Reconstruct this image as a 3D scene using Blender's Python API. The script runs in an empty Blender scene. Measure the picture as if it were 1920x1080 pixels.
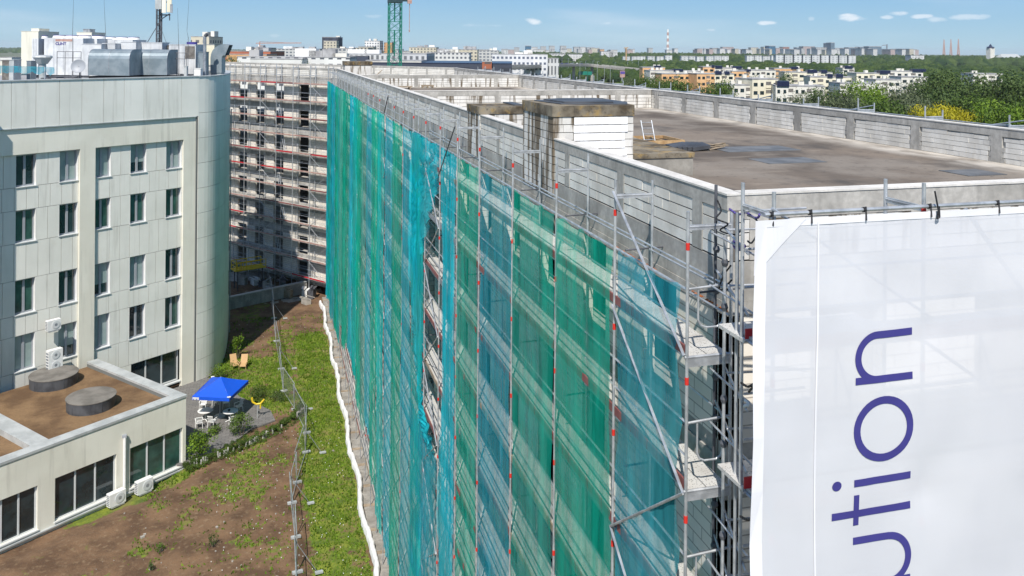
import bpy, math, random
from math import sin, cos, pi, radians, sqrt, atan2, tan
from mathutils import Matrix, Vector, noise as mnoise
random.seed(7)
SC = bpy.context.scene
COL = SC.collection

# ---------------------------------------------------------------- camera, sky, sun, exposure
CAM_H = 28.0; TH = math.atan(450/1600.0); ROLL = 0.008
cd = bpy.data.cameras.new('camera'); cam = bpy.data.objects.new('camera', cd); COL.objects.link(cam)
cd.sensor_width = 36.0; cd.lens = 30.0; cd.shift_y = -447/1920.0; cd.clip_start = 0.2; cd.clip_end = 30000
cam.matrix_world = Matrix.Translation((0, 0, CAM_H)) @ Matrix.Rotation(-TH, 4, 'Z') @ Matrix.Rotation(pi/2, 4, 'X') @ Matrix.Rotation(ROLL, 4, 'Z')
SC.camera = cam
SUN_AZ = radians(202.0); SUN_EL = radians(50.0)          # where the sun stands, clockwise from +Y
W = bpy.data.worlds.new("World"); SC.world = W; W.use_nodes = True
nt = W.node_tree; nt.nodes.clear()
wo = nt.nodes.new('ShaderNodeOutputWorld'); bg = nt.nodes.new('ShaderNodeBackground'); bg.inputs['Strength'].default_value = 0.12
sky = nt.nodes.new('ShaderNodeTexSky'); sky.sky_type = 'NISHITA'; sky.sun_disc = False
sky.sun_elevation = SUN_EL; sky.sun_rotation = SUN_AZ; sky.altitude = 120; sky.air_density = 1.0; sky.dust_density = 0.0; sky.ozone_density = 3.0
def wm(op, a, b=None, c=None):
    n = nt.nodes.new('ShaderNodeMath'); n.operation = op
    for i, v in enumerate((a, b, c)):
        if v is None: continue
        if isinstance(v, (int, float)): n.inputs[i].default_value = v
        else: nt.links.new(v, n.inputs[i])
    return n.outputs[0]
tc = nt.nodes.new('ShaderNodeTexCoord'); sp = nt.nodes.new('ShaderNodeSeparateXYZ'); nt.links.new(tc.outputs['Generated'], sp.inputs[0])
w_az = wm('ARCTAN2', sp.outputs[0], sp.outputs[1]); w_el = wm('ARCSINE', sp.outputs[2])
nz = nt.nodes.new('ShaderNodeTexNoise'); nz.inputs['Scale'].default_value = 60; nz.inputs['Detail'].default_value = 6
mp = nt.nodes.new('ShaderNodeMapping'); mp.inputs['Scale'].default_value = (1, 1, 2.2); nt.links.new(tc.outputs['Generated'], mp.inputs[0]); nt.links.new(mp.outputs[0], nz.inputs['Vector'])
nzv = wm('MULTIPLY', wm('SUBTRACT', nz.outputs[0], 0.5), 3.2)
def sky_dir(px, py):
    dx, dy = px-960, py-93; a = (dx+ROLL*dy)/1600; b = (dy-ROLL*dx)/1600
    v = Vector((a*cos(TH)+sin(TH), -a*sin(TH)+cos(TH), -b)).normalized()
    return atan2(v.x, v.y), math.asin(v.z)
total = None
for (px, py, hw, hh, st) in ((1000, 40, 13, 6, 1.0), (1135, 44, 13, 3, .6), (1335, 56, 9, 3, .5), (1438, 43, 13, 4, .9), (1595, 33, 20, 5.5, 1.0), (1522, 35, 5, 3, .35),
                             (1663, 32, 9, 3, .7), (1685, 25, 12, 3.5, .75), (1727, 31, 14, 3, .8), (1757, 37, 13, 4, .55), (1815, 32, 26, 4, .6), (905, 48, 26, 2.5, .3), (515, 67, 11, 3, .25), (880, 47, 12, 3, .3), (700, 30, 14, 3, .3)):
    a0, e0 = sky_dir(px, py)
    u = wm('DIVIDE', wm('SUBTRACT', w_az, a0), hw/1600*1.25); v = wm('DIVIDE', wm('SUBTRACT', w_el, e0), hh/1600*1.3)
    r2 = wm('ADD', wm('MULTIPLY', u, u), wm('MULTIPLY', v, v))
    m = wm('SUBTRACT', wm('ADD', 1.15, nzv), r2)
    mr = nt.nodes.new('ShaderNodeMapRange'); mr.interpolation_type = 'SMOOTHSTEP'; mr.inputs[1].default_value = 0; mr.inputs[2].default_value = 1.3; mr.inputs[4].default_value = st*.8
    nt.links.new(m, mr.inputs[0]); 
    total = mr.outputs[0] if total is None else wm('MAXIMUM', total, mr.outputs[0])
# thin high veil
nv = nt.nodes.new('ShaderNodeTexNoise'); nv.inputs['Scale'].default_value = 3.2; nv.inputs['Detail'].default_value = 5
mv = nt.nodes.new('ShaderNodeMapping'); mv.inputs['Scale'].default_value = (1, 1, 6.0); nt.links.new(tc.outputs['Generated'], mv.inputs[0]); nt.links.new(mv.outputs[0], nv.inputs['Vector'])
vr = nt.nodes.new('ShaderNodeMapRange'); vr.interpolation_type = 'SMOOTHSTEP'; vr.inputs[1].default_value = .52; vr.inputs[2].default_value = .78; vr.inputs[4].default_value = .28
nt.links.new(nv.outputs[0], vr.inputs[0]); total = wm('MAXIMUM', total, vr.outputs[0])
mx = nt.nodes.new('ShaderNodeMix'); mx.data_type = 'RGBA'; mx.inputs[7].default_value = (6.6, 7.0, 7.5, 1)
gr = nt.nodes.new('ShaderNodeValToRGB'); ge = gr.color_ramp.elements; ge[0].position = 0; ge[0].color = (2.75, 4.35, 5.4, 1); ge[1].position = 1; ge[1].color = (1.3, 3.0, 5.6, 1); e_ = gr.color_ramp.elements.new(.13); e_.color = (1.75, 3.5, 5.5, 1)
nt.links.new(wm('MULTIPLY', w_el, 1/.5), gr.inputs[0])                  # clear blue air down to the horizon
low = nt.nodes.new('ShaderNodeMapRange'); low.interpolation_type = 'SMOOTHSTEP'; low.inputs[1].default_value = .08; low.inputs[2].default_value = .42; low.inputs[3].default_value = .92; low.inputs[4].default_value = 0.0; nt.links.new(w_el, low.inputs[0])
skm = nt.nodes.new('ShaderNodeMix'); skm.data_type = 'RGBA'; nt.links.new(low.outputs[0], skm.inputs[0]); nt.links.new(sky.outputs[0], skm.inputs[6]); nt.links.new(gr.outputs[0], skm.inputs[7])
nt.links.new(total, mx.inputs[0]); nt.links.new(skm.outputs[2], mx.inputs[6]); nt.links.new(mx.outputs[2], bg.inputs[0]); nt.links.new(bg.outputs[0], wo.inputs[0])
sl = bpy.data.lights.new('sun', 'SUN'); sl.energy = 5.0; sl.angle = radians(0.53); sl.color = (1.0, .94, .86)
so = bpy.data.objects.new('sun', sl); COL.objects.link(so)
sd = Vector((sin(SUN_AZ)*cos(SUN_EL), cos(SUN_AZ)*cos(SUN_EL), sin(SUN_EL)))
so.rotation_euler = sd.to_track_quat('Z', 'Y').to_euler(); so.location = (0, 0, 80)
SC.view_settings.view_transform = 'Standard'; SC.view_settings.look = 'None'; SC.view_settings.gamma = 1; SC.view_settings.exposure = 0.22
SC.view_settings.use_curve_mapping = False
SC.render.engine = 'CYCLES'
try:
    SC.cycles.transparent_max_bounces = 40; SC.cycles.max_bounces = 6; SC.cycles.diffuse_bounces = 3; SC.cycles.glossy_bounces = 2
    SC.cycles.transmission_bounces = 4; SC.cycles.volume_bounces = 0; SC.cycles.caustics_reflective = False; SC.cycles.caustics_refractive = False
except Exception: pass

# ---------------------------------------------------------------- sight lines of the survey (pixel of the 1920x1080 photo -> a real plane)
S_, C_ = sin(TH), cos(TH)
def ray(x, y):
    dx, dy = x-960, y-93; a = (dx+ROLL*dy)/1600; b = (dy-ROLL*dx)/1600
    return (a*C_+S_, -a*S_+C_, -b)
def onz(x, y, z): r = ray(x, y); t = (z-CAM_H)/r[2]; return Vector((r[0]*t, r[1]*t, z))
def onX(x, y, X): r = ray(x, y); t = X/r[0]; return Vector((X, r[1]*t, CAM_H+r[2]*t))
def onY(x, y, Y): r = ray(x, y); t = Y/r[1]; return Vector((r[0]*t, Y, CAM_H+r[2]*t))
def at(x, y, d): r = ray(x, y); return Vector((r[0]*d, r[1]*d, CAM_H+r[2]*d))

# ---------------------------------------------------------------- mesh builder
class MB:
    def __init__(s): s.v = []; s.f = []; s.uv = None; s.fa = []
    def add(s, vs, fs, a=0.0):
        n = len(s.v); s.v += [tuple(p) for p in vs]; s.f += [tuple(i+n for i in f) for f in fs]; s.fa += [a]*len(fs)
    BF = ((0, 3, 2, 1), (4, 5, 6, 7), (0, 1, 5, 4), (1, 2, 6, 5), (2, 3, 7, 6), (3, 0, 4, 7))
    def box(s, x0, x1, y0, y1, z0, z1, a=0.0):
        s.add([(x0, y0, z0), (x1, y0, z0), (x1, y1, z0), (x0, y1, z0), (x0, y0, z1), (x1, y0, z1), (x1, y1, z1), (x0, y1, z1)], s.BF, a)
    def fbox(s, fr, s0, s1, t0, t1, z0, z1, a=0.0):      # box in a wall frame
        if t0 > t1: t0, t1 = t1, t0
        P = [fr(u, t, z) for z in (z0, z1) for (u, t) in ((s0, t0), (s1, t0), (s1, t1), (s0, t1))]
        s.add(P, s.BF, a)
    def obox(s, c, ax, ay, az, a=0.0):                   # centre and three half axes
        c = Vector(c); ax, ay, az = Vector(ax), Vector(ay), Vector(az)
        P = [c+i*ax+j*ay+k*az for k in (-1, 1) for (i, j) in ((-1, -1), (1, -1), (1, 1), (-1, 1))]
        s.add(P, s.BF, a)
    def tube(s, p, q, r, n=6, r2=None, cap=True):
        p, q = Vector(p), Vector(q); d = (q-p)
        if d.length < 1e-6: return
        d.normalize(); u = d.orthogonal().normalized(); w = d.cross(u); r2 = r if r2 is None else r2
        P = [p+r*(cos(2*pi*i/n)*u+sin(2*pi*i/n)*w) for i in range(n)]+[q+r2*(cos(2*pi*i/n)*u+sin(2*pi*i/n)*w) for i in range(n)]
        F = [(i, (i+1) % n, n+(i+1) % n, n+i) for i in range(n)]
        if cap: F += [tuple(range(n-1, -1, -1)), tuple(range(n, 2*n))]
        s.add(P, F)
    def path(s, pts, r, n=6):
        for a, b in zip(pts[:-1], pts[1:]): s.tube(a, b, r, n)
    def prism(s, pts, z0, z1, bottom=True):
        n = len(pts); P = [(p[0], p[1], z0) for p in pts]+[(p[0], p[1], z1) for p in pts]
        area = sum(pts[i][0]*pts[(i+1) % n][1]-pts[(i+1) % n][0]*pts[i][1] for i in range(n))
        F = [(i, (i+1) % n, n+(i+1) % n, n+i) for i in range(n)]+[tuple(range(n, 2*n))]
        if bottom: F.append(tuple(range(n-1, -1, -1)))
        if area < 0: F = [tuple(reversed(f)) for f in F]
        s.add(P, F)
    def lathe(s, c, prof, n=16, axis=None, a=0.0):       # prof = [(r,z)]
        c = Vector(c); k = len(prof); P = []
        for (r, z) in prof:
            for i in range(n):
                q = Vector((r*cos(2*pi*i/n), r*sin(2*pi*i/n), z))
                if axis: q = axis @ q
                P.append(c+q)
        F = [(j*n+i, j*n+(i+1) % n, (j+1)*n+(i+1) % n, (j+1)*n+i) for j in range(k-1) for i in range(n)]
        F += [tuple(range(n-1, -1, -1)), tuple(range((k-1)*n, k*n))]
        s.add(P, F, a)
    def merge(s, o):
        n = len(s.v); s.v += o.v; s.f += [tuple(i+n for i in f) for f in o.f]; s.fa += o.fa
        return s
    def build(s, name, mat, parent=None, smooth=False, uvfn=None, attr=None):
        me = bpy.data.meshes.new(name); off = (0, 0, 0)
        me.from_pydata(s.v, [], s.f)
        if mat: me.materials.append(mat)
        if smooth: me.polygons.foreach_set('use_smooth', [True]*len(me.polygons))
        if uvfn == 'box':                                # metres along the wall
            ul = me.uv_layers.new(name='UVMap'); data = [0.0]*(2*len(me.loops)); vs = s.v
            for p in me.polygons:
                nx, ny, nz_ = p.normal
                for li in p.loop_indices:
                    x, y, z = vs[me.loops[li].vertex_index]
                    if abs(nz_) > .7: u, w = x, y
                    else:
                        l = sqrt(nx*nx+ny*ny) or 1; u = (x*-ny+y*nx)/l; w = z
                    data[2*li] = u; data[2*li+1] = w
            ul.data.foreach_set('uv', data)
        if attr:
            at_ = me.attributes.new(attr, 'FLOAT', 'FACE'); at_.data.foreach_set('value', s.fa)
        o = bpy.data.objects.new(name, me); COL.objects.link(o)
        if parent is not None:
            o.parent = parent
            o.matrix_parent_inverse = Matrix.Translation(-parent.location) if parent.type == 'EMPTY' and parent.rotation_euler.z == 0 else parent.matrix_basis.inverted()
        return o
def empty(name, loc, label, cat, group=None):
    o = bpy.data.objects.new(name, None); COL.objects.link(o); o.location = loc; o.empty_display_size = .3
    tag(o, label, cat, group); return o
def tag(o, label=None, cat=None, group=None, kind=None):
    if label: o['label'] = label
    if cat: o['category'] = cat
    if group: o['group'] = group
    if kind: o['kind'] = kind
    return o
def frame(ox, oy, az):
    sx, sy = sin(az), cos(az); tx, ty = -cos(az), sin(az)
    return lambda s, t, z: Vector((ox+s*sx+t*tx, oy+s*sy+t*ty, z))
def dup(root, loc, rz=0, label=None, group=None, scale=None):
    r = root.copy(); COL.objects.link(r); r.location = loc; r.rotation_euler = (0, 0, rz)
    if scale: r.scale = scale
    if label: r['label'] = label
    if group: r['group'] = group
    for ch in list(root.children):
        c = ch.copy(); COL.objects.link(c); c.parent = r
        for g in list(ch.children):
            d = g.copy(); COL.objects.link(d); d.parent = c
    return r
def sm(x, a, b):
    t = max(0., min(1., (x-a)/(b-a))); return t*t*(3-2*t)
def fbm(x, y, z=0, o=4): return mnoise.fractal(Vector((x, y, z)), 1.0, 2.0, o)
ORD = ['first', 'second', 'third', 'fourth', 'fifth', 'sixth', 'seventh', 'eighth', 'ninth', 'tenth', 'eleventh', 'twelfth', 'thirteenth', 'fourteenth', 'fifteenth', 'sixteenth', 'seventeenth', 'eighteenth', 'nineteenth', 'twentieth', 'twenty-first', 'twenty-second', 'twenty-third', 'twenty-fourth', 'twenty-fifth', 'twenty-sixth', 'twenty-seventh', 'twenty-eighth']

# ---------------------------------------------------------------- materials
class M:
    def __init__(s, name):
        s.m = bpy.data.materials.new(name); s.m.use_nodes = True; s.t = s.m.node_tree; s.t.nodes.clear()
        s.out = s.n('ShaderNodeOutputMaterial'); s.b = s.n('ShaderNodeBsdfPrincipled'); s.l(s.b.outputs[0], s.out.inputs[0]); s._tc = None
    def n(s, t): return s.t.nodes.new(t)
    def l(s, a, b): s.t.links.new(a, b)
    def co(s, scale=(1, 1, 1), kind='Object'):
        if s._tc is None: s._tc = s.n('ShaderNodeTexCoord')
        m = s.n('ShaderNodeMapping'); m.inputs['Scale'].default_value = scale; s.l(s._tc.outputs[kind], m.inputs[0]); return m.outputs[0]
    def noise(s, scale, detail=4, vs=(1, 1, 1), rough=.55, kind='Object'):
        n = s.n('ShaderNodeTexNoise'); n.inputs['Scale'].default_value = scale; n.inputs['Detail'].default_value = detail; n.inputs['Roughness'].default_value = rough
        s.l(s.co(vs, kind), n.inputs['Vector']); return n.outputs[0]
    def ramp(s, fac, lo, hi, a=0., b=1.):
        r = s.n('ShaderNodeMapRange'); r.interpolation_type = 'SMOOTHSTEP'; s.l(fac, r.inputs[0]); r.inputs[1].default_value = lo; r.inputs[2].default_value = hi
        r.inputs[3].default_value = a; r.inputs[4].default_value = b; return r.outputs[0]
    def mix(s, fac, a, b, mode='MIX'):
        x = s.n('ShaderNodeMix'); x.data_type = 'RGBA'; x.blend_type = mode
        for i, v in ((0, fac), (6, a), (7, b)):
            if isinstance(v, (tuple, list)): x.inputs[i].default_value = (*v[:3], 1)
            elif isinstance(v, (int, float)): x.inputs[i].default_value = v
            else: s.l(v, x.inputs[i])
        return x.outputs[2]
    def math(s, op, a, b=None):
        n = s.n('ShaderNodeMath'); n.operation = op
        for i, v in enumerate((a, b)):
            if v is None: continue
            if isinstance(v, (int, float)): n.inputs[i].default_value = v
            else: s.l(v, n.inputs[i])
        return n.outputs[0]
    def col(s, c):
        if isinstance(c, (tuple, list)): s.b.inputs['Base Color'].default_value = (*c[:3], 1)
        else: s.l(c, s.b.inputs['Base Color'])
    def bump(s, h, strength=.3, dist=.02):
        b = s.n('ShaderNodeBump'); b.inputs['Strength'].default_value = strength; b.inputs['Distance'].default_value = dist; s.l(h, b.inputs['Height']); s.l(b.outputs[0], s.b.inputs['Normal'])
    def set(s, rough=.7, metal=0., spec=.5):
        s.b.inputs['Roughness'].default_value = rough; s.b.inputs['Metallic'].default_value = metal; s.b.inputs['Specular IOR Level'].default_value = spec; return s
def mottled(name, c1, c2, scale=2., rough=.8, vs=(1, 1, 1), metal=0., detail=5, bump=0., fine=None, lo=.35, hi=.65, island=0., streak=0.):
    m = M(name).set(rough, metal); c = m.mix(m.ramp(m.noise(scale, detail, vs), lo, hi), c1, c2)
    if fine: c = m.mix(m.ramp(m.noise(fine, 3), .3, .7, 0, .35), c, tuple(x*.55 for x in c1))
    if streak:
        k = m.ramp(m.noise(3.0, 5, (1, 1, .15)), .46, .70, 0, streak); c = m.mix(k, c, tuple(x*.42 for x in c2))
    if island:
        g = m.n('ShaderNodeNewGeometry'); k = m.math('MULTIPLY', g.outputs['Random Per Island'], island); c = m.mix(k, c, tuple(x*.6 for x in c2))
    m.col(c)
    if bump: m.bump(m.noise(scale*6, 4, vs), bump, .03)
    return m.m
def plain(name, c, rough=.6, metal=0.):
    m = M(name).set(rough, metal); k = m.ramp(m.noise(4, 3), .3, .7, 0, .25); m.col(m.mix(k, c, tuple(x*.7 for x in c))); return m.m
MAT = {}
MAT['concrete'] = mottled('concrete', (.33, .32, .295), (.50, .485, .45), 1.0, .9, fine=9, streak=.55)
MAT['concrete_dark'] = mottled('concrete_dark', (.27, .255, .225), (.40, .385, .35), 1.1, .9, fine=7, streak=.6)
MAT['cap'] = mottled('cap_concrete', (.60, .58, .54), (.74, .72, .68), 1.5, .9, fine=12)
MAT['aac'] = mottled('aerated_block', (.64, .615, .56), (.79, .77, .72), 1.6, .95, island=.42, streak=.28, bump=.15)
MAT['aac_white'] = mottled('white_painted_block', (.84, .84, .84), (.90, .90, .90), 2., .9)
MAT['mortar'] = mottled('mortar', (.12, .11, .10), (.2, .19, .175), 3, .95)
def stained():
    m = M('weathered_concrete').set(.95)
    a = m.mix(m.ramp(m.noise(1.4, 6), .35, .65), (.06, .045, .028), (.24, .21, .16))
    a = m.mix(m.ramp(m.noise(3.2, 6), .50, .70, 0, .85), a, (.34, .23, .08)); a = m.mix(m.ramp(m.noise(11, 4), .55, .7, 0, .6), a, (.04, .035, .03)); m.col(a); return m.m
MAT['stained'] = stained()
def aac_stained(nm='stained_block', lo=.50, hi=.62):
    m = M(nm).set(.95)
    g = m.n('ShaderNodeNewGeometry')
    a = m.mix(m.ramp(m.noise(1.6, 4), .3, .7), (.60, .585, .55), (.74, .73, .70)); a = m.mix(m.math('MULTIPLY', g.outputs['Random Per Island'], .3), a, (.4, .39, .36))
    st = m.ramp(m.noise(3.0, 5, (1, 1, .12)), lo, hi, 0, .95); a = m.mix(st, a, (.12, .09, .055)); m.col(a); return m.m
MAT['aac_stained'] = aac_stained(); MAT['aac_grimy'] = aac_stained('grimy_block', .43, .56)
def membrane():
    m = M('roof_membrane').set(.85)
    a = m.mix(m.ramp(m.noise(.28, 6, (1, .5, 1)), .38, .62), (.098, .078, .060), (.20, .162, .125))
    a = m.mix(m.ramp(m.noise(1.3, 7, (.22, 1, 1), .65), .52, .78, 0, .8), a, (.33, .285, .23))
    a = m.mix(m.ramp(m.noise(.55, 7, (1, .6, 1), .62), .50, .68, 0, .8), a, (.06, .052, .045)); a = m.mix(m.ramp(m.noise(.17, 6, (1, 1, 1), .6), .46, .60, 0, .85), a, (.235, .205, .17)); a = m.mix(m.ramp(m.noise(5, 6), .56, .72, 0, .5), a, (.05, .045, .04))
    at_ = m.n('ShaderNodeAttribute'); at_.attribute_name = 'dust'
    k = m.math('MULTIPLY', at_.outputs['Fac'], m.ramp(m.noise(1.3, 6, (1, .5, 1)), .32, .62, .25, 1)); a = m.mix(k, a, (.56, .52, .46))
    m.col(a); m.bump(m.noise(6, 5), .25, .02); return m.m
MAT['membrane'] = membrane()
MAT['patch'] = mottled('bitumen_patch', (.10, .105, .11), (.16, .165, .17), 1.5, .6)
MAT['bitumen'] = mottled('black_bitumen', (.045, .048, .055), (.09, .095, .105), 1.2, .5)
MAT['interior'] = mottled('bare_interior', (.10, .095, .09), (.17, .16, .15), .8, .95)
def blockwall(name, c1, c2, mortar, bw=.6, bh=.22, ms=.012):
    m = M(name).set(.95); b = m.n('ShaderNodeTexBrick'); m.l(m.co((1, 1, 1), 'UV'), b.inputs['Vector'])
    b.inputs['Scale'].default_value = 1; b.inputs['Brick Width'].default_value = bw; b.inputs['Row Height'].default_value = bh; b.inputs['Mortar Size'].default_value = ms
    b.inputs['Color1'].default_value = (*c1, 1); b.inputs['Color2'].default_value = (*c2, 1); b.inputs['Mortar'].default_value = (*mortar, 1); b.inputs['Bias'].default_value = 0
    a = m.mix(m.ramp(m.noise(1.2, 4), .4, .8, 0, .3), b.outputs[0], tuple(x*.6 for x in c1)); m.col(a); return m.m
MAT['blockwall'] = blockwall('block_wall', (.80, .76, .68), (.70, .65, .57), (.36, .33, .29))
MAT['steel'] = mottled('galvanised_steel', (.40, .42, .44), (.60, .62, .64), 5, .42, metal=.55)
MAT['steel_dull'] = mottled('dull_steel', (.26, .28, .31), (.40, .42, .45), 4, .5, metal=.5)
MAT['steel_dark'] = mottled('dark_steel', (.05, .055, .065), (.10, .105, .12), 4, .5)
def perf():
    m = M('perforated_plank').set(.6, .25); v = m.n('ShaderNodeTexVoronoi'); v.inputs['Scale'].default_value = 28; m.l(m.co(), v.inputs['Vector'])
    a = m.mix(m.ramp(v.outputs['Distance'], .18, .34), (.22, .22, .21), (.66, .65, .62)); a = m.mix(m.ramp(m.noise(1.7, 5), .45, .8, 0, .6), a, (.42, .38, .33)); m.col(a); return m.m
MAT['plank'] = perf()
MAT['wood'] = mottled('timber', (.36, .22, .10), (.52, .36, .19), 3, .8, (1, 6, 1))
MAT['wood_old'] = mottled('old_timber', (.24, .19, .13), (.38, .31, .23), 3, .9)
MAT['toe_dark'] = mottled('dull_red_board', (.19, .06, .055), (.27, .11, .10), 2, .7)
MAT['toe_red'] = plain('red_board', (.50, .02, .03), .5)
MAT['toe_pink'] = mottled('faded_board', (.36, .20, .17), (.48, .33, .28), 2, .8)
MAT['red'] = plain('red_paint', (.62, .03, .02), .5)
MAT['yellow'] = plain('yellow_paint', (.72, .52, .02), .45)
MAT['purple'] = plain('purple_strap', (.10, .07, .30), .6)
MAT['black'] = plain('black_rubber', (.015, .015, .018), .6)
MAT['white'] = plain('white_paint', (.80, .80, .78), .5)
MAT['plant'] = mottled('plant_white', (.52, .54, .56), (.66, .68, .69), 1.0, .6, streak=.35)
MAT['white_cloth'] = mottled('white_membrane', (.68, .68, .66), (.82, .82, .80), 3, .8)
def plaster(name, c1, c2, streak=.3):
    m = M(name).set(.85); a = m.mix(m.ramp(m.noise(.35, 5), .35, .65), c1, c2)
    a = m.mix(m.ramp(m.noise(1.6, 5, (1, 1, .15)), .52, .8, 0, streak), a, tuple(x*.62 for x in c1)); a = m.mix(m.ramp(m.noise(.9, 4, (1, 1, 1)), .6, .8, 0, .3), a, (.60, .57, .46))
    g = m.n('ShaderNodeNewGeometry'); a = m.mix(m.math('MULTIPLY', g.outputs['Random Per Island'], .13), a, tuple(x*.7 for x in c1)); a = m.mix(m.ramp(m.noise(2.4, 6, (1, 1, .07)), .55, .72, 0, .28), a, (.34, .33, .28)); m.col(a); m.bump(m.noise(25, 3), .12, .01); return m.m
MAT['cladding'] = plaster('stone_cladding', (.72, .72, .655), (.80, .795, .73))
MAT['render'] = plaster('cream_render', (.72, .70, .60), (.80, .78, .68), .35)
MAT['joint'] = plain('dark_joint', (.16, .17, .165), .9)
MAT['coping'] = mottled('grey_coping', (.40, .42, .42), (.52, .54, .54), 1.2, .55, metal=.2)
MAT['zinc'] = mottled('zinc_sheet', (.20, .25, .28), (.29, .34, .37), 1.3, .45, metal=.35)
MAT['frame_grey'] = plain('grey_window_frame', (.33, .35, .38), .5)
MAT['frame_white'] = plain('pale_window_frame', (.62, .64, .64), .5)
def glass(name, c, rough=.06):
    m = M(name).set(rough, 0, .8); m.col(m.mix(m.ramp(m.noise(.9, 3), .35, .65), c, tuple(x*1.9 for x in c))); return m.m
MAT['glass'] = glass('dark_glass', (.012, .022, .026)); MAT['glass_green'] = glass('green_glass', (.02, .055, .045)); MAT['blind'] = mottled('window_blind', (.22, .30, .29), (.30, .37, .36), 1, .35)
def soil():
    m = M('soil_and_grass').set(.95)
    g = m.n('ShaderNodeAttribute'); g.attribute_name = 'grass'
    s1 = m.mix(m.ramp(m.noise(.5, 6), .35, .65), (.095, .052, .027), (.185, .108, .058)); s1 = m.mix(m.ramp(m.noise(3.5, 6), .5, .75, 0, .65), s1, (.265, .185, .11)); s1 = m.mix(m.ramp(m.noise(14, 4), .58, .7, 0, .7), s1, (.05, .035, .02))
    gr = m.mix(m.ramp(m.noise(1.2, 5), .35, .65), (.085, .125, .012), (.19, .23, .02)); gr = m.mix(m.ramp(m.noise(7, 5), .45, .7, 0, .6), gr, (.045, .08, .012)); gr = m.mix(m.ramp(m.noise(.7, 6), .50, .68, 0, .75), gr, (.19, .155, .05)); gr = m.mix(m.ramp(m.noise(9, 3), .62, .72, 0, .5), gr, (.25, .22, .09))
    k = m.math('ADD', g.outputs['Fac'], m.math('MULTIPLY', m.math('SUBTRACT', m.noise(2.6, 6), .5), 1.5)); m.col(m.mix(m.ramp(k, .38, .62), s1, gr)); m.bump(m.noise(9, 5), .7, .06); return m.m
MAT['soil'] = soil()
MAT['roof_soil'] = mottled('roof_soil', (.12, .068, .032), (.235, .145, .072), .6, .95, fine=12, bump=.6)
MAT['paver'] = blockwall('dark_pavers', (.15, .145, .14), (.20, .19, .18), (.08, .075, .07), .5, .25, .015)
MAT['gravel'] = mottled('rubble_ground', (.30, .28, .25), (.48, .45, .40), 2, .95, fine=8)
MAT['blue_cloth'] = plain('blue_canvas', (.004, .085, .62), .6)
MAT['blue_logo'] = plain('indigo_print', (.045, .04, .22), .7)
MAT['rattan'] = plain('rattan', (.52, .33, .16), .7)
def leaf(name, c1, c2, sc=1.2, c3=None):
    m = M(name).set(.6, 0, .25); g = m.n('ShaderNodeNewGeometry'); a = m.mix(g.outputs['Random Per Island'], c1, c2); a = m.mix(m.ramp(m.noise(sc, 4), .42, .66, 0, .75), a, tuple(x*.5 for x in c1)); m.col(a)
    tr = m.n('ShaderNodeBsdfTranslucent'); m.l(a, tr.inputs[0]); ms = m.n('ShaderNodeMixShader'); ms.inputs[0].default_value = .28; m.l(m.b.outputs[0], ms.inputs[1]); m.l(tr.outputs[0], ms.inputs[2]); m.l(ms.outputs[0], m.out.inputs[0]); return m.m
MAT['leaf'] = leaf('leaves', (.06, .11, .018), (.13, .20, .035), .4); MAT['leaf_dark'] = leaf('dark_leaves', (.058, .105, .028), (.13, .185, .05), .4); MAT['leaf_grey'] = leaf('grey_leaves', (.10, .13, .065), (.17, .20, .10), .4)
MAT['leaf_yellow'] = leaf('yellow_leaves', (.34, .32, .012), (.58, .50, .03), .4); MAT['leaf_lime'] = leaf('lime_leaves', (.10, .19, .015), (.22, .33, .03)); MAT['bark'] = mottled('bark', (.09, .07, .05), (.15, .12, .09), 4, .95)
def net_mat(name, c, op=.55):
    m = M(name); m.t.nodes.remove(m.b); a = m.mix(m.ramp(m.noise(.9, 4, (1, 2, .25)), .35, .7), c, tuple(min(1, x*1.35+.012) for x in c))
    a = m.mix(m.ramp(m.noise(.22, 3, (1, 1, .7)), .42, .68, 0, .45), a, (.14, .50, .46)); a = m.mix(m.ramp(m.noise(1.6, 6, (1, 1, .35)), .58, .78, 0, .28), a, (.34, .52, .48))
    d = m.n('ShaderNodeBsdfDiffuse'); t = m.n('ShaderNodeBsdfTranslucent'); x = m.n('ShaderNodeBsdfTransparent'); m.l(a, d.inputs[0]); m.l(a, t.inputs[0])
    m1 = m.n('ShaderNodeMixShader'); m1.inputs[0].default_value = .42; m.l(d.outputs[0], m1.inputs[1]); m.l(t.outputs[0], m1.inputs[2])
    m2 = m.n('ShaderNodeMixShader'); w = m.ramp(m.noise(3.0, 5, (1, 1.5, .2)), .3, .75, op-.10, op+.16); m.l(w, m2.inputs[0]); m.l(x.outputs[0], m2.inputs[1]); m.l(m1.outputs[0], m2.inputs[2]); m.l(m2.outputs[0], m.out.inputs[0]); return m.m
MAT['net_green'] = net_mat('green_net', (.010, .56, .38), .54); MAT['net_teal'] = net_mat('teal_net', (.010, .62, .56), .54); MAT['net_cyan'] = net_mat('cyan_net', (.010, .60, .72), .55); MAT['net_blue'] = net_mat('blue_net', (.025, .48, .60), .50); MAT['net_grey'] = net_mat('faded_green_net', (.10, .54, .42), .52)
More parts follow.
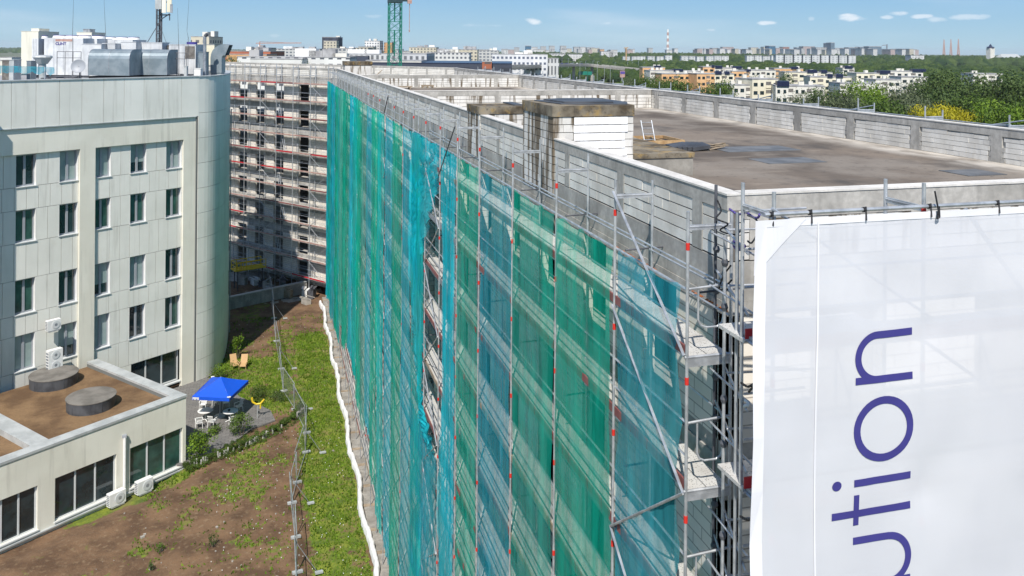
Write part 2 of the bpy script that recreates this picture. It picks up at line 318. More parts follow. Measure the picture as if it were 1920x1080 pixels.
def banner_mat():
    m = M('banner_mesh'); m.t.nodes.remove(m.b); c = m.mix(m.ramp(m.noise(.5, 3, (1, 1, .6)), .35, .7), (.69, .70, .745), (.75, .76, .80))
    d = m.n('ShaderNodeBsdfDiffuse'); t = m.n('ShaderNodeBsdfTranslucent'); x = m.n('ShaderNodeBsdfTransparent'); m.l(c, d.inputs[0]); m.l(c, t.inputs[0])
    m1 = m.n('ShaderNodeMixShader'); m1.inputs[0].default_value = .15; m.l(d.outputs[0], m1.inputs[1]); m.l(t.outputs[0], m1.inputs[2])
    m2 = m.n('ShaderNodeMixShader'); m2.inputs[0].default_value = .885; m.l(x.outputs[0], m2.inputs[1]); m.l(m1.outputs[0], m2.inputs[2]); m.l(m2.outputs[0], m.out.inputs[0]); return m.m
MAT['banner'] = banner_mat()
def mesh_wire():
    m = M('wire_mesh'); m.set(.5, .4); m.col((.42, .44, .46)); x = m.n('ShaderNodeBsdfTransparent'); m2 = m.n('ShaderNodeMixShader'); m2.inputs[0].default_value = .22
    m.l(x.outputs[0], m2.inputs[1]); m.l(m.b.outputs[0], m2.inputs[2]); m.l(m2.outputs[0], m.out.inputs[0]); return m.m
MAT['wire'] = mesh_wire()
def city_mat(name, wall, win, pw=3.0, ph=3.0, fw=.5, fh=.5, horizontal=False):
    m = M(name).set(.8); uv = m.co((1, 1, 1), 'UV'); s = m.n('ShaderNodeSeparateXYZ'); m.l(uv, s.inputs[0])
    fx = m.math('FRACT', m.math('DIVIDE', s.outputs[0], pw)); fz = m.math('FRACT', m.math('DIVIDE', s.outputs[1], ph))
    k = m.math('LESS_THAN', fz, fh)
    if not horizontal: k = m.math('MULTIPLY', k, m.math('LESS_THAN', fx, fw))
    g = m.n('ShaderNodeNewGeometry'); sn = m.n('ShaderNodeSeparateXYZ'); m.l(g.outputs['Normal'], sn.inputs[0]); k = m.math('MULTIPLY', k, m.math('LESS_THAN', sn.outputs[2], .5))
    wv = m.mix(m.ramp(m.noise(.08, 3), .35, .65), wall, tuple(x*.82 for x in wall)); m.col(m.mix(k, wv, win)); return m.m
CM = {
 'white': city_mat('white_facade', (.70, .70, .68), (.10, .11, .13)), 'cream': city_mat('cream_facade', (.62, .57, .44), (.12, .12, .12), 3.5, 3),
 'office': city_mat('office_facade', (.72, .73, .75), (.10, .12, .17), 3.2, 4.2, .55, .42), 'slats': city_mat('slatted_facade', (.56, .57, .57), (.14, .15, .16), 2.6, 9, .5, .75),
 'tower': city_mat('tower_facade', (.52, .52, .50), (.12, .14, .17), 4, 3.2, .6, .5), 'glassy': city_mat('glass_facade', (.14, .21, .27), (.05, .08, .12), 5, 4, .6, .7),
 'orange': city_mat('orange_facade', (.60, .34, .16), (.14, .12, .11), 5.5, 3, .35, .45), 'brick': city_mat('brick_facade', (.38, .12, .06), (.10, .08, .08), 4, 3.2, .6, .45),
 'dark': city_mat('dark_facade', (.05, .06, .09), (.03, .035, .05), 8, 6, .5, .5), 'row': city_mat('row_facade', (.58, .60, .60), (.26, .28, .29), 6, 3.1, .4, .5), 'blue': city_mat('blue_glass_facade', (.02, .12, .22), (.02, .07, .13), 4, 3.5),
 'pink': city_mat('pink_facade', (.48, .38, .35), (.16, .13, .14), 4, 3)}
MAT['pale_wall'] = mottled('pale_wall', (.62, .60, .53), (.72, .70, .63), .3, .85); MAT['cream_wall'] = mottled('cream_wall', (.68, .63, .48), (.76, .71, .56), .3, .85); MAT['orange_wall'] = mottled('orange_wall', (.62, .36, .17), (.70, .44, .23), .3, .85)
MAT['solar'] = plain('navy_panel', (.015, .02, .055), .3); MAT['grey_roof'] = mottled('grey_roof', (.24, .24, .25), (.40, .40, .40), .3, .9); MAT['asphalt'] = mottled('asphalt', (.10, .10, .10), (.16, .16, .155), .05, .9)
MAT['ground'] = mottled('city_ground', (.07, .10, .04), (.17, .17, .12), .01, .95, detail=8)
MAT['crane_green'] = plain('crane_green', (.012, .20, .14), .5); MAT['crane_dark'] = plain('crane_dark', (.02, .05, .06), .5)
def canopy():
    m = M('canopy').set(.9, 0, .1); g = m.n('ShaderNodeNewGeometry'); a = m.mix(g.outputs['Random Per Island'], (.020, .045, .012), (.075, .11, .026)); a = m.mix(m.ramp(m.noise(.35, 4), .4, .65, 0, .6), a, (.02, .038, .014)); m.col(a); m.bump(m.noise(.7, 5), 1, 1.5); return m.m
MAT['canopy'] = canopy()
HAZE = 0.00005
# ================================================================ THE UNFINISHED BLOCK
WF = frame(7.0, 12.15, 0.0)                 # long facade, s = distance from the near corner
WG = frame(7.0, 97.2, radians(-37))         # wing facade
L1 = 97.2-12.15; ROOF = 24.65; TOP = 25.73; FH = 2.93
XR = 21.75
bld = empty('unfinished_building', (7, 12.15, 0), 'long unfinished concrete and white block building with flat roof, wrapped in scaffolding and green nets', 'building')
MAT['rust'] = plain('rust', (.42, .13, .04), .9)
# floors and slabs
m = MB()
outer = [(7, 12.15), (XR, 12.15), (XR, 102.5), (-8.1, 142), (-20, 133), (7, 97.2)]
ins = [(7.02, 12.17), (XR-.02, 12.17), (XR-.02, 102.5), (-8.1, 141.9), (-19.9, 132.9), (7.02, 97.21)]
for k in range(1, 9): m.prism(ins, ROOF-FH*k-.28, ROOF-FH*k-.0)
m.build('floor_slab', MAT['concrete'], bld)
rf = MB(); rf.prism(outer, ROOF-.66, ROOF-.02); rf.build('roof_slab', MAT['concrete'], bld)
# roof covering as a fine grid so that dust can gather along the upstands
gx = [7.25+i*(XR-.25-7.25)/40 for i in range(41)]; gy = [12.4+j*(102-12.4)/150 for j in range(151)]
me = bpy.data.meshes.new('roof_covering'); vs = []; fs = []; du = []
for y in gy:
    for x in gx:
        vs.append((x, y, ROOF-.004+.006*fbm(x*.4, y*.4)))
        d = min(abs(x-7.25)*1.6, abs(XR-.25-x), (y-12.4)*1.5, abs(y-46.2)*1.1, abs(y-74)*.9); du.append(sm(1.9-d+.8*fbm(x*.5, y*.3, 3), 0, 1.6)*.85)
for j in range(150):
    for i in range(40):
        a = j*41+i
        if gy[j] > 97 and gx[i] < 9: pass
        fs.append((a, a+1, a+42, a+41))
me.from_pydata(vs, [], fs); me.materials.append(MAT['membrane']); at_ = me.attributes.new('dust', 'FLOAT', 'POINT'); at_.data.foreach_set('value', du)
o = bpy.data.objects.new('roof_covering', me); COL.objects.link(o); o.parent = bld; o.matrix_parent_inverse = Matrix.Translation(-bld.location)
for (x0, x1, y0, y1) in ((14.6, 17.4, 25.3, 26.7), (14.3, 16.3, 22.4, 23.6), (18.3, 19.6, 19.0, 20.1)):
    p = MB(); p.box(x0, x1, y0, y1, ROOF-.01, ROOF+.012); p.build('roof_patch', MAT['patch'], bld)

def parapet(fr, s0, s1, step, first, blk='aac', cap='cap', core_mat='mortar', z0=ROOF, z1=TOP, th=.26, rows=4, beam=.27, jag=0.0, cw=.34):
    """concrete posts and capping beam with panels of blocks laid in courses between"""
    cm = MB(); cm.fbox(fr, s0, s1, 0, -th, z1-beam, z1-.03); cpm = MB(); cpm.fbox(fr, s0-.01, s1+.01, .015, -th-.015, z1-.032, z1)
    bm_ = MB(); core = MB(); core.fbox(fr, s0, s1, -.05, -th+.05, z0, z1-beam)
    ss = []; s = s0+first
    while s < s1: ss.append(s); s += step
    for s in ss: cm.fbox(fr, s-cw/2, s+cw/2, 0, -th, z0, z1-beam)
    edges = [s0]+[v for s in ss for v in (s-cw/2, s+cw/2)]+[s1]
    bh = (z1-beam-z0)/rows; jw = .006 if jag else .011; panels = []
    for a, b in zip(edges[::2], edges[1::2]):
        if b-a < .1: continue
        bm_ = MB()
        for r in range(rows):
            ja, jb = (random.uniform(0, jag), random.uniform(0, jag)) if jag else (0, 0)
            x = a+ja+.004; e = b-jb-.004; n = max(1, round((e-x)/.62)); off = .3 if r % 2 else 0
            cuts = [x]+[x+(e-x)*(i+(.5 if r % 2 else 0))/n for i in range(1, n+(0 if r % 2 == 0 else 0))]+[e]
            for c0, c1 in zip(cuts[:-1], cuts[1:]):
                t = random.uniform(-.006, .006)
                bm_.fbox(fr, c0+.003, c1-.003, -.012+t, -th+.012+t, z0+r*bh+jw, z0+(r+1)*bh-jw-(random.uniform(0, .05) if jag and r == rows-1 else 0))
        panels.append(bm_)
        if jag:                                            # mortar squeezed out beside the posts
            for e_, sg in ((a, 1), (b, -1)):
                for r in range(rows):
                    if random.random() < .6: cm.fbox(fr, *sorted((e_, e_+sg*random.uniform(.04, .14))), -.004, -th+.004, z0+r*bh, z0+(r+.9)*bh)
    par = cm.build('parapet_frame', MAT['concrete'], bld); cpm.build('capping', MAT[cap], par); core.build('mortar', MAT[core_mat], par)
    for q in panels: q.build('block_panel', MAT[blk], par)
    return par
parapet(WF, 0, L1, 3.33, 1.0)
WR = frame(XR, 97.0, pi)                     # right-hand side, s runs back toward the viewer, outward normal +X
parapet(WR, -5.5, 97-12.15, 3.45, 1.9, 'aac', jag=.12, rows=5, cw=.42, core_mat='concrete')
WN = frame(XR, 12.15, radians(-90)); parapet(WN, .27, XR-7-.27, 3.1, 1.5, 'aac_stained', rows=3, beam=.42)
parapet(WG, 0, 45, 3.2, 1.4)
far = frame(19.0, 106.2, radians(-37)); parapet(far, -4.5, 45, 3.2, 1.6)
for yy in (46.0, 74.0):
    cwf = frame(XR-.3, yy, radians(-90)); parapet(cwf, 0, XR-.3-7.28, 3.6, 2.1, 'aac_stained', rows=4, beam=.30)

def facade(fr, L, bay, pier, back, off=0., zb=0.0, openings=None, endz=8, mat='blockwall'):
    piers = {}; lm = MB(); s = 0
    if openings is None:
        openings = []; s = off
        while s < L-pier: openings.append((s+pier, min(L, s+bay))); s += bay
    edges = [0]+[v for o_ in openings for v in o_]+[L]
    for k in range(endz):
        zt = ROOF-FH*k-(.66 if k == 0 else .28); zl = 23.78-FH*k; zbm = ROOF-FH*(k+1) if k < 8 else 0
        for a, b in zip(edges[::2], edges[1::2]):
            if b-a > .05: piers.setdefault(round(a, 2), MB()).fbox(fr, a, b, 0, -.24, zbm+.002, zl)
        lm.fbox(fr, 0, L, .015, -.20, zl+.002, zt-.003)
    for q in piers.values(): q.build('wall_pier', MAT[mat], bld, uvfn='box')
    lm.build('lintel_band', MAT['concrete'], bld)
facade(WF, L1, 3.33, 1.95, 6, off=-.2)
facade(WG, 45, 3.1, 1.6, 6, openings=[(1.1, 1.6), (4.75, 6.5), (9.3, 11.1), (13.0, 14.7), (16.4, 18.2), (20, 21.8), (23.2, 25), (26.5, 28.2), (30, 32), (34, 36), (38, 40)])
facade(WN, XR-7, 3.3, 1.9, 6)
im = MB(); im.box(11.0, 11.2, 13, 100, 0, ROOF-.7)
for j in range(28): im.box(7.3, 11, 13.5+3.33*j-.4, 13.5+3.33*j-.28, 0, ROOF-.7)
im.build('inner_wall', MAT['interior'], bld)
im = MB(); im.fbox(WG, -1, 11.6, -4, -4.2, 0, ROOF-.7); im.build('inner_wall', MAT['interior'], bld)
im = MB(); im.box(XR-.24, XR, 12.4, 102, 0, ROOF-.66); im.box(7, XR, 12.41, 12.5, 0, ROOF-.7); im.build('side_wall', MAT['concrete_dark'], bld)
# stair heads on the roof
def stair_box(x0, x1, y0, y1, zt, capz, name, white=None, x2=None):
    core = MB(); core.box(x0+.05, x1-.05, y0+.05, y1-.05, 23.2, capz); c_ = core.build(name, MAT['mortar'], bld)
    b = MB(); z0 = 23.4 if x0 < 7.2 else ROOF
    rows = int(round((capz-ROOF)/.21)); rh = (capz-ROOF)/rows
    def wall(fr, L, zlo, sk=None):
        r = 0; z = capz-rh
        while z > zlo-.01:
            n = max(1, round(L/.58)); cuts = [0]+[L*(i+(.5 if r % 2 else 0))/n for i in range(1, n)]+[L]
            for a, e in zip(cuts[:-1], cuts[1:]): t = random.uniform(-.005, .006); b.fbox(fr, a+.006, e-.006, t, -.1, z+.009, z+rh-.009)
            z -= rh; r += 1
    wall(frame(x0, y0, 0), y1-y0, ROOF-.6 if x0 < 7.2 else ROOF); wall(frame(x1, y0, radians(-90)), x1-x0, ROOF); wall(frame(x1, y1, pi), y1-y0, ROOF)
    b.build('block_courses', MAT['aac_grimy'], c_)
    k = MB(); k.box(x0-.03, x1+.02, y0-.03, y1+.02, capz, zt); k.build('cap_beam', MAT['stained'], c_)
    return c_
c1 = stair_box(6.96, 9.19, 20.8, 23.5, 26.56, 26.28, 'stair_head')
w = MB(); 
for r in range(6):                                             # whitewashed courses on the side toward the viewer
    z = 25.02+r*.208; w.box(7.52+random.uniform(-.01, .02), 8.98+random.uniform(-.05, .05), 20.775, 20.79, z+.012, z+.197)
w.build('whitewashed_courses', MAT['aac_white'], c1)
s2 = MB(); s2.box(9.21, 9.45, 21.6, 23.45, ROOF, 26.26); s2.build('side_stack', MAT['aac_stained'], c1); s3 = MB(); s3.box(9.215, 9.5, 21.5, 23.5, 26.262, 26.53); s3.build('cap_beam', MAT['stained'], c1)
r3 = MB()
P = [(7.35, 21.3), (9.1, 20.98), (9.4, 21.7), (9.35, 23.4), (7.9, 23.42), (7.1, 22.9)]
r3.prism(P, 26.561, 26.59); P2 = [(8+(a-8)*.75, 22.3+(b-22.3)*.75) for a, b in P]; r3.prism(P2, 26.591, 26.625); r3.build('bitumen_sheet', MAT['bitumen'], c1)
c2 = stair_box(6.96, 8.6, 28.9, 30.7, 26.0, 25.74, 'vent_stack'); k = MB(); k.box(8.3, 8.66, 29.2, 30.7, 25.76, 26.05); k.build('bitumen_sheet', MAT['bitumen'], c2)
st = MB(); st.box(9.2, 10.93, 20.78, 25.6, ROOF, 25.14); s_ = st.build('low_plinth', MAT['concrete_dark'], bld); st = MB(); st.box(9.2, 10.96, 20.75, 25.65, 25.142, 25.27); st.build('plinth_slab', MAT['stained'], s_)
# a low stack near the far corner of the roof
c3 = at(655, 118, 92); k = MB(); k.box(7.4, 10.2, 91, 94, ROOF, 26.2); q = k.build('stair_head', MAT['aac_stained'], bld); k = MB(); k.box(7.35, 10.25, 90.95, 94.05, 26.202, 26.62); k.build('cap_beam', MAT['stained'], q)

# ---------------------------------------------------------------- loose things on the roof
t = empty('roof_hatch', (13.6, 29, ROOF), 'wooden plank frame around a roof opening with a ladder standing in it', 'hatch')
for (a, b, c, d, nm) in ((12.9, 14.4, 28.0, 28.06, 0), (12.9, 14.4, 29.7, 29.76, 0), (12.9, 12.96, 28.061, 29.699, 0), (14.34, 14.4, 28.061, 29.699, 0), (13.6, 13.66, 28.061, 29.699, 0)):
    k = MB(); k.box(a, b, c, d, ROOF, ROOF+.13); k.build('frame_board', MAT['wood'], t)
k = MB(); k.box(12.97, 14.33, 28.07, 29.69, ROOF+.001, ROOF+.02); k.build('opening', MAT['black'], t)
t = empty('ladder', (13.2, 28.5, ROOF), 'aluminium ladder sticking up out of the wooden roof hatch', 'ladder')
for s in (0, .42):
    k = MB(); k.tube((13.02+s, 28.45, ROOF+.02), (13.0+s, 28.75, ROOF+.80), .02); k.build('side_rail', MAT['steel'], t)
for i in range(4):
    f = .12+i*.2; k = MB(); k.tube((13.02, 28.45+.3*f/.8, ROOF+f), (13.44, 28.45+.3*f/.8, ROOF+f), .015); k.build('rung', MAT['steel'], t)
k = MB(); P = [(12.3, 26.1), (13.9, 25.9), (14.15, 26.5), (12.9, 27.6), (12.0, 27.2)]; k.prism(P, ROOF, ROOF+.06)
for i in range(5): k.obox((13.3+.15*i, 26.35-.06*i, ROOF+.12), (.35, .05, .03), (0, .3, .02), (0, 0, .06))
tag(k.build('bitumen_roll', MAT['bitumen']), 'black bitumen sheet lying crumpled on the roof beside the wooden hatch', 'roofing sheet')
k = MB()
for i in range(8): a = random.uniform(-.5, .5)+.2; k.obox((14.6+random.uniform(-.25, .25), 26.3+random.uniform(-.3, .3), ROOF+.03+.02*i), (.36*cos(a), .36*sin(a), random.uniform(-.05, .05)), (-.05*sin(a), .05*cos(a), 0), (0, 0, .014))
tag(k.build('timber_pile', MAT['wood_old']), 'heap of split boards lying on the roof right of the black sheet', 'timber')
for (x, y, w_, l_, lab) in ((10.2, 71.2, 2.3, .9, 'weathered pallet of boards on the roof before the farther cross wall'), (12.9, 72.6, 1.1, .5, 'short dark plank stack on the roof, right of the weathered pallet')):
    k = MB()
    for i in range(7): k.box(x-w_/2+random.uniform(0, .2), x+w_/2-random.uniform(0, .2), y-l_/2+i*l_/7, y-l_/2+(i+.8)*l_/7, ROOF+.14, ROOF+.18+random.uniform(0, .08))
    for q in (-.4, 0, .4): k.box(x+q*w_-.05, x+q*w_+.05, y-l_/2, y+l_/2, ROOF, ROOF+.139)
    tag(k.build('plank_stack', MAT['wood_old']), lab, 'planks')
k = MB(); k.box(8.3, 11, 84, 86, ROOF, ROOF+.3); k.box(11.3, 13.5, 85, 86, ROOF, ROOF+.25); k.tube((9.5, 85, ROOF+.3), (10.6, 85.5, ROOF+1.2), .05); tag(k.build('material_stack', MAT['wood_old']), 'low stack of site material on the far roof near the stair head', 'materials')

# ================================================================ SCAFFOLDS
def scaffold(root, fr, posts, tout, tin, decks, top, base=0.0, toes=('toe_dark',), braces=(), deckrows=None, markers=True, seed=1, post_r=.026, deck_from=0, thin=False, inner_top=None):
    rnd = random.Random(seed); cams = Vector((0, 0, CAM_H)); parts = {}
    def put(kind, mat, mb, ref): parts.setdefault(kind, []).append(((ref-cams).length, mat, mb))
    for i, s in enumerate(posts):
        for t_ in (tout, tin):
            tt = top+rnd.uniform(-.06, .12) if t_ == tout else (inner_top or top)+rnd.uniform(-.05, .1)
            k = MB(); k.tube(fr(s, t_, base), fr(s, t_, tt), post_r, 8 if i < 8 else 5); k.fbox(fr, s-.07, s+.07, t_-.07, t_+.07, base-.02, base+.012)
            if markers:
                pass
            put('upright', 'steel', k, fr(s, t_, top))
            if markers and t_ == tout:
                for z in decks:
                    if i > 14: break
                    c = MB(); zz = z+1.62+rnd.uniform(-.06, .06); c.tube(fr(s, t_, zz-.055), fr(s, t_, zz+.055), post_r+.005, 8); put('clamp', 'red', c, fr(s, t_, zz))
        for z in decks+([top-.27] if True else []):
            k = MB(); zz = z-.06 if z != top-.27 else z+.0; k.tube(fr(s, tout, zz), fr(s, tin, zz), .022, 6)
            if z == top-.27: k.fbox(fr, s-.012, s+.012, tin, tout, zz-.05, zz+.03)
            put('transom', 'steel', k, fr(s, tout, z))
    for i, (a, b) in enumerate(zip(posts[:-1], posts[1:])):
        for j, z in enumerate(decks):
            ref = fr((a+b)/2, tout, z); k = MB(); w_ = (tout-tin-.06)/2
            for q in range(2):
                t0 = tin+.02+q*(w_+.02); k.fbox(fr, a+.02, b-.02, t0, t0+w_, z-.045, z)
            put('deck', 'plank', k, ref)
            for h in ((.5, 1.0) if not thin else (.5, 1.0)):
                k = MB(); k.tube(fr(a, tout-.03, z+h), fr(b, tout-.03, z+h), .019, 5); put('guard_rail', 'steel', k, ref)
            k = MB(); k.tube(fr(a, tin, z+1.0), fr(b, tin, z+1.0), .017, 5); put('inner_rail', 'steel', k, ref) if (rnd.random() < .7) else None
            k = MB(); k.fbox(fr, a+.03, b-.03, tout+.0, tout-.03, z+.005, z+.155); put('toe_board', rnd.choice(toes), k, ref)
    for (s0, z0, s1, z1) in braces:
        k = MB(); k.tube(fr(s0, tout+.045, z0), fr(s1, tout+.045, z1), .024, 6); put('diagonal_brace', 'steel', k, fr(s0, tout, z0))
    for kind, L in parts.items():
        L.sort(key=lambda q: q[0])
        for _, mt, mb in L[:100]: mb.build(kind, MAT[mt], root)
        rest = {}
        for _, mt, mb in L[100:]: rest.setdefault(mt, MB()).merge(mb)
        for mt, mb in rest.items(): tag(mb.build(kind, MAT[mt], root), kind='stuff')
posts = [-.6, 2.2, 5.5, 9.0, 12.65, 15.8, 18.85]; 
while posts[-1] < 82: posts.append(posts[-1]+3.07)
decks = [23.42-2*k for k in range(12)]
SF = frame(7.0, 12.15, 0)
br = [(2.2, 25.45, -.6, 23.45)]+[(-.6 if j % 2 else 2.2, 23.4-2*j, 2.2 if j % 2 else -.6, 21.4-2*j) for j in range(0, 10)]
br += [(posts[i]+(0 if j % 2 else 3.07), 23.4-2*j, posts[i+1]-(0 if j % 2 else 3.07), 21.4-2*j) for i in (6, 11, 16, 21, 25) for j in range(11)]
main_sc = empty('scaffold', (6.3, 12, 0), 'long steel tube scaffold along the netted facade of the unfinished building', 'scaffold', None)
scaffold(main_sc, SF, posts, 1.0, .27, decks, 25.64, toes=('toe_dark', 'toe_dark', 'wood_old', 'toe_dark', 'steel_dull'), braces=br)
for z in decks[:8]:                                            # looped end guards and a lower ledger at the open end
    k = MB(); s = -.6; a0 = SF(s, .98, z+1.0); 
    k.path([SF(s, 1.0, z+1.02), SF(s, .27, z+1.06)], .02); k.path([SF(s, .82, z+1.0), SF(s, .82, z+.55), SF(s, .78, z+.47), SF(s, .7, z+.43), SF(s, .5, z+.43), SF(s, .42, z+.48), SF(s, .4, z+.56), SF(s, .4, z+1.02)], .016)
    k.build('end_guard', MAT['steel'], main_sc)
    k = MB(); k.tube(SF(s, 1.04, z-.0), SF(s, .24, z), .026); k.fbox(SF, s-.02, s+.0, .27, 1.0, z-.14, z-.02); k.build('end_ledger', MAT['steel'], main_sc)
rb = MB()
for i in range(60):
    s = random.choice([3.5+random.uniform(-1, 1), .5+random.uniform(-.6, .6)]); rb.tube(SF(s, .03, 23.9), SF(s+random.uniform(-.05, .05), .12, 23.9+random.uniform(-.05, .05)), .008, 4)
rb.build('rebar_ends', MAT['rust'], bld)
for i, s in enumerate(posts[:9]):                              # ties from the inner posts into the wall
    for z in (24.35, 20.4, 16.4, 12.4, 8.4): k = MB(); k.tube(SF(s+.1, .75, z), SF(s+.1, .0, z+.02), .02); k.build('wall_tie', MAT['steel_dark'], main_sc)
k = MB(); k.tube(SF(posts[0]-.05, .27, 24.35), SF(posts[8], .30, 24.3), .02); k.tube(SF(posts[0], .3, 24.0), SF(posts[4], .33, 24.02), .018); k.build('inner_ledger', MAT['steel'], main_sc)

wing_sc = empty('scaffold', (0, 104, 0), 'steel scaffold with red toe boards across the face of the far wing', 'scaffold')
wposts = [.2+3.07*i for i in range(13)]
wbr = []
for i in (0, 3, 6): 
    for j in range(11):
        a, b = wposts[i], wposts[i+1]; wbr.append((a, 23.8-2*j, b, 21.8-2*j) if (j+i) % 2 else (b, 23.8-2*j, a, 21.8-2*j))
scaffold(wing_sc, WG, wposts, 1.0, .27, [23.85-2*k for k in range(12)], 26.0, base=-.2, toes=('toe_red', 'toe_pink', 'toe_dark', 'toe_pink', 'toe_pink'), braces=wbr, markers=False, seed=4, post_r=.045)
# inner ladders of the wing scaffold
for j in range(5):
    k = MB(); s = 9.0-.9*(j % 2); z = 21.85-4*j
    for q in (0, .35): k.tube(WG(s+q, .6, z-1.9), WG(s+.5+q, .6, z+.1), .03, 4)
    for r_ in range(6): f = r_/6; k.tube(WG(s+.5*f, .6, z-1.9+2*f), WG(s+.35+.5*f, .6, z-1.9+2*f), .02, 4)
    k.build('access_ladder', MAT['steel'], wing_sc)

fr_sc = empty('scaffold', (8, 10, 0), 'front scaffold of galvanised tubes carrying the white banner', 'scaffold')
fposts = [XR-6.0-.05, XR-8.3, XR-11.3, XR-14.3]
scaffold(fr_sc, WN, sorted(fposts), 2.78, 2.05, [24.25-2*k for k in range(11)], 26.22, toes=('toe_dark', 'toe_pink', 'wood_old'), braces=[(XR-8.3, 24.2, XR-11.3, 22.2), (XR-11.3, 22.2, XR-14.3, 20.2)], seed=9, inner_top=26.22)
for z in (25.9, 25.4, 24.9, 24.2, 23.5, 22.9, 22.2, 21.5, 20.8, 20.1, 19.4, 18.7):
    k = MB(); k.tube((6.0, 9.96, z), (6.9, 9.93, z+.01), .019); k.build('short_ledger', MAT['steel'], fr_sc)
for (x, y, zt, mt) in ((6.73, 12.03, 25.9, 'steel_dark'), (6.42, 11.2, 25.3, 'steel'), (6.12, 10.35, 25.8, 'steel')):  # post beside the wall: its shade is put into the colour with dark steel
    k = MB(); k.tube((x, y, 0), (x, y, zt), .026, 8); k.build('corner_upright', MAT[mt], fr_sc)
for z in (25.35, 24.55, 23.3, 22.5, 21.2, 20.4, 19.2, 18.4):
    k = MB(); k.tube((6.02, 9.9, z), (6.75, 12.05, z+.02), .019); k.tube((6.3, 10.2, z-.1), (6.4, 11.6, z-.08), .017); k.tube((6.3, 10.9, z+.1), (7.9, 10.7, z+.1), .017); k.build('coupled_tube', MAT['steel'], fr_sc)
for z in (24.9, 24.25, 22.9, 22.25, 20.9, 20.25):
    k = MB(); k.lathe((6.42, 11.2, z), [(.04, -.05), (.055, 0), (.04, .05)], 8); k.lathe((6.73, 12.0, z), [(.04, -.05), (.06, 0), (.04, .05)], 8); k.build('coupler', MAT['steel_dark'], fr_sc)
k = MB(); k.tube((5.86, 9.28, 25.99), (19, 9.28, 26.0), .026, 8); k.build('banner_rail', MAT['steel'], fr_sc)
k = MB(); k.tube((6.0, 9.34, 26.05), (8.9, 9.9, 24.3), .02); k.tube((9.0, 9.4, 25.9), (12, 9.5, 22.4), .03); k.build('diagonal_brace', MAT['steel'], fr_sc)
for (x0, z0, x1, z1) in ((6.05, 24.2, 6.7, 24.2), (6.05, 22.25, 6.7, 22.25), (6.05, 20.25, 6.7, 20.25)):
    k = MB(); k.box(6.02, 8.2, 10.0, 10.66, z0-.05, z0); k.build('deck', MAT['plank'], fr_sc); k = MB(); k.box(6.02, 6.32, 9.955, 9.975, z0, z0+.15); k.build('toe_board', MAT['toe_red'], fr_sc)
# wild ends of strap and rope at the corner
def strap(pts, r, mat, lab, flat=False):
    k = MB(); P = [Vector(p) for p in pts]; Q = []
    for i in range(len(P)-1):
        for f in range(4):
            t_ = f/4; a = P[max(0, i-1)]; b = P[i]; c = P[i+1]; d = P[min(len(P)-1, i+2)]
            Q.append(.5*((2*b)+(c-a)*t_+(2*a-5*b+4*c-d)*t_*t_+(3*b-a-3*c+d)*t_**3))
    Q.append(P[-1]); k.path(Q, r, 6); return tag(k.build('tie_strap', MAT[mat], smooth=True), lab, 'strap', 'straps at the scaffold corner')
strap([onY(1345, 375, 11.6), onY(1352, 395, 11.5), onY(1343, 410, 11.4), onY(1365, 420, 11.2), onY(1350, 432, 11.5), onY(1378, 440, 11), onY(1392, 428, 10.8)], .013, 'black', 'black strap wound round the shaded post below the parapet corner')
strap([onY(1368, 392, 11), onY(1384, 402, 10.7), onY(1398, 398, 10.3), onY(1412, 407, 9.8), onY(1421, 408, 9.4), onY(1424, 402, 9.3)], .016, 'purple', 'purple strap pulling the banner corner to the scaffold posts')
strap([onY(1402, 404, 10), onY(1418, 412, 9.5), onY(1422, 432, 9.6), onY(1410, 455, 10.2), onY(1402, 452, 10.2)], .013, 'steel_dark', 'dark strap looped beside the top left corner of the banner')
strap([onY(1376, 453, 11), onY(1388, 458, 10.6), onY(1396, 462, 10.3), onY(1384, 468, 10.7), onY(1376, 460, 11)], .024, 'purple', 'purple strap knotted on the post below the corner')
strap([onY(1370, 498, 11), onY(1355, 520, 11.4), onY(1348, 548, 11.7), onY(1372, 525, 11.2)], .014, 'black', 'thin black cable slung between two corner posts')
strap([onY(1378, 742, 10.8), onY(1392, 747, 10.2), onY(1405, 757, 9.9), onY(1396, 762, 10)], .024, 'white_cloth', 'pale rag tied to the corner post halfway down')
strap([onY(1390, 718, 10), onY(1402, 725, 9.7), onY(1415, 720, 9.4), onY(1404, 735, 9.8)], .016, 'black', 'black strap holding the banner edge to the post at mid height')
strap([onY(1388, 968, 10), onY(1402, 975, 9.7), onY(1411, 970, 9.4)], .016, 'black', 'black strap holding the banner edge to the post low down')

k = MB(); k.tube(onX(853, 237, 5.9), onX(822, 330, 5.9), .022); tag(k.build('dark_pole', MAT['steel_dark']), 'longer dark pole leaning over the cyan nets near the small roof stack', 'pole')
k = MB(); k.tube(onX(728, 180, 5.9), onX(720, 212, 5.9), .03); tag(k.build('dark_pole', MAT['steel_dark']), 'short dark pole leaning over the farther nets', 'pole')
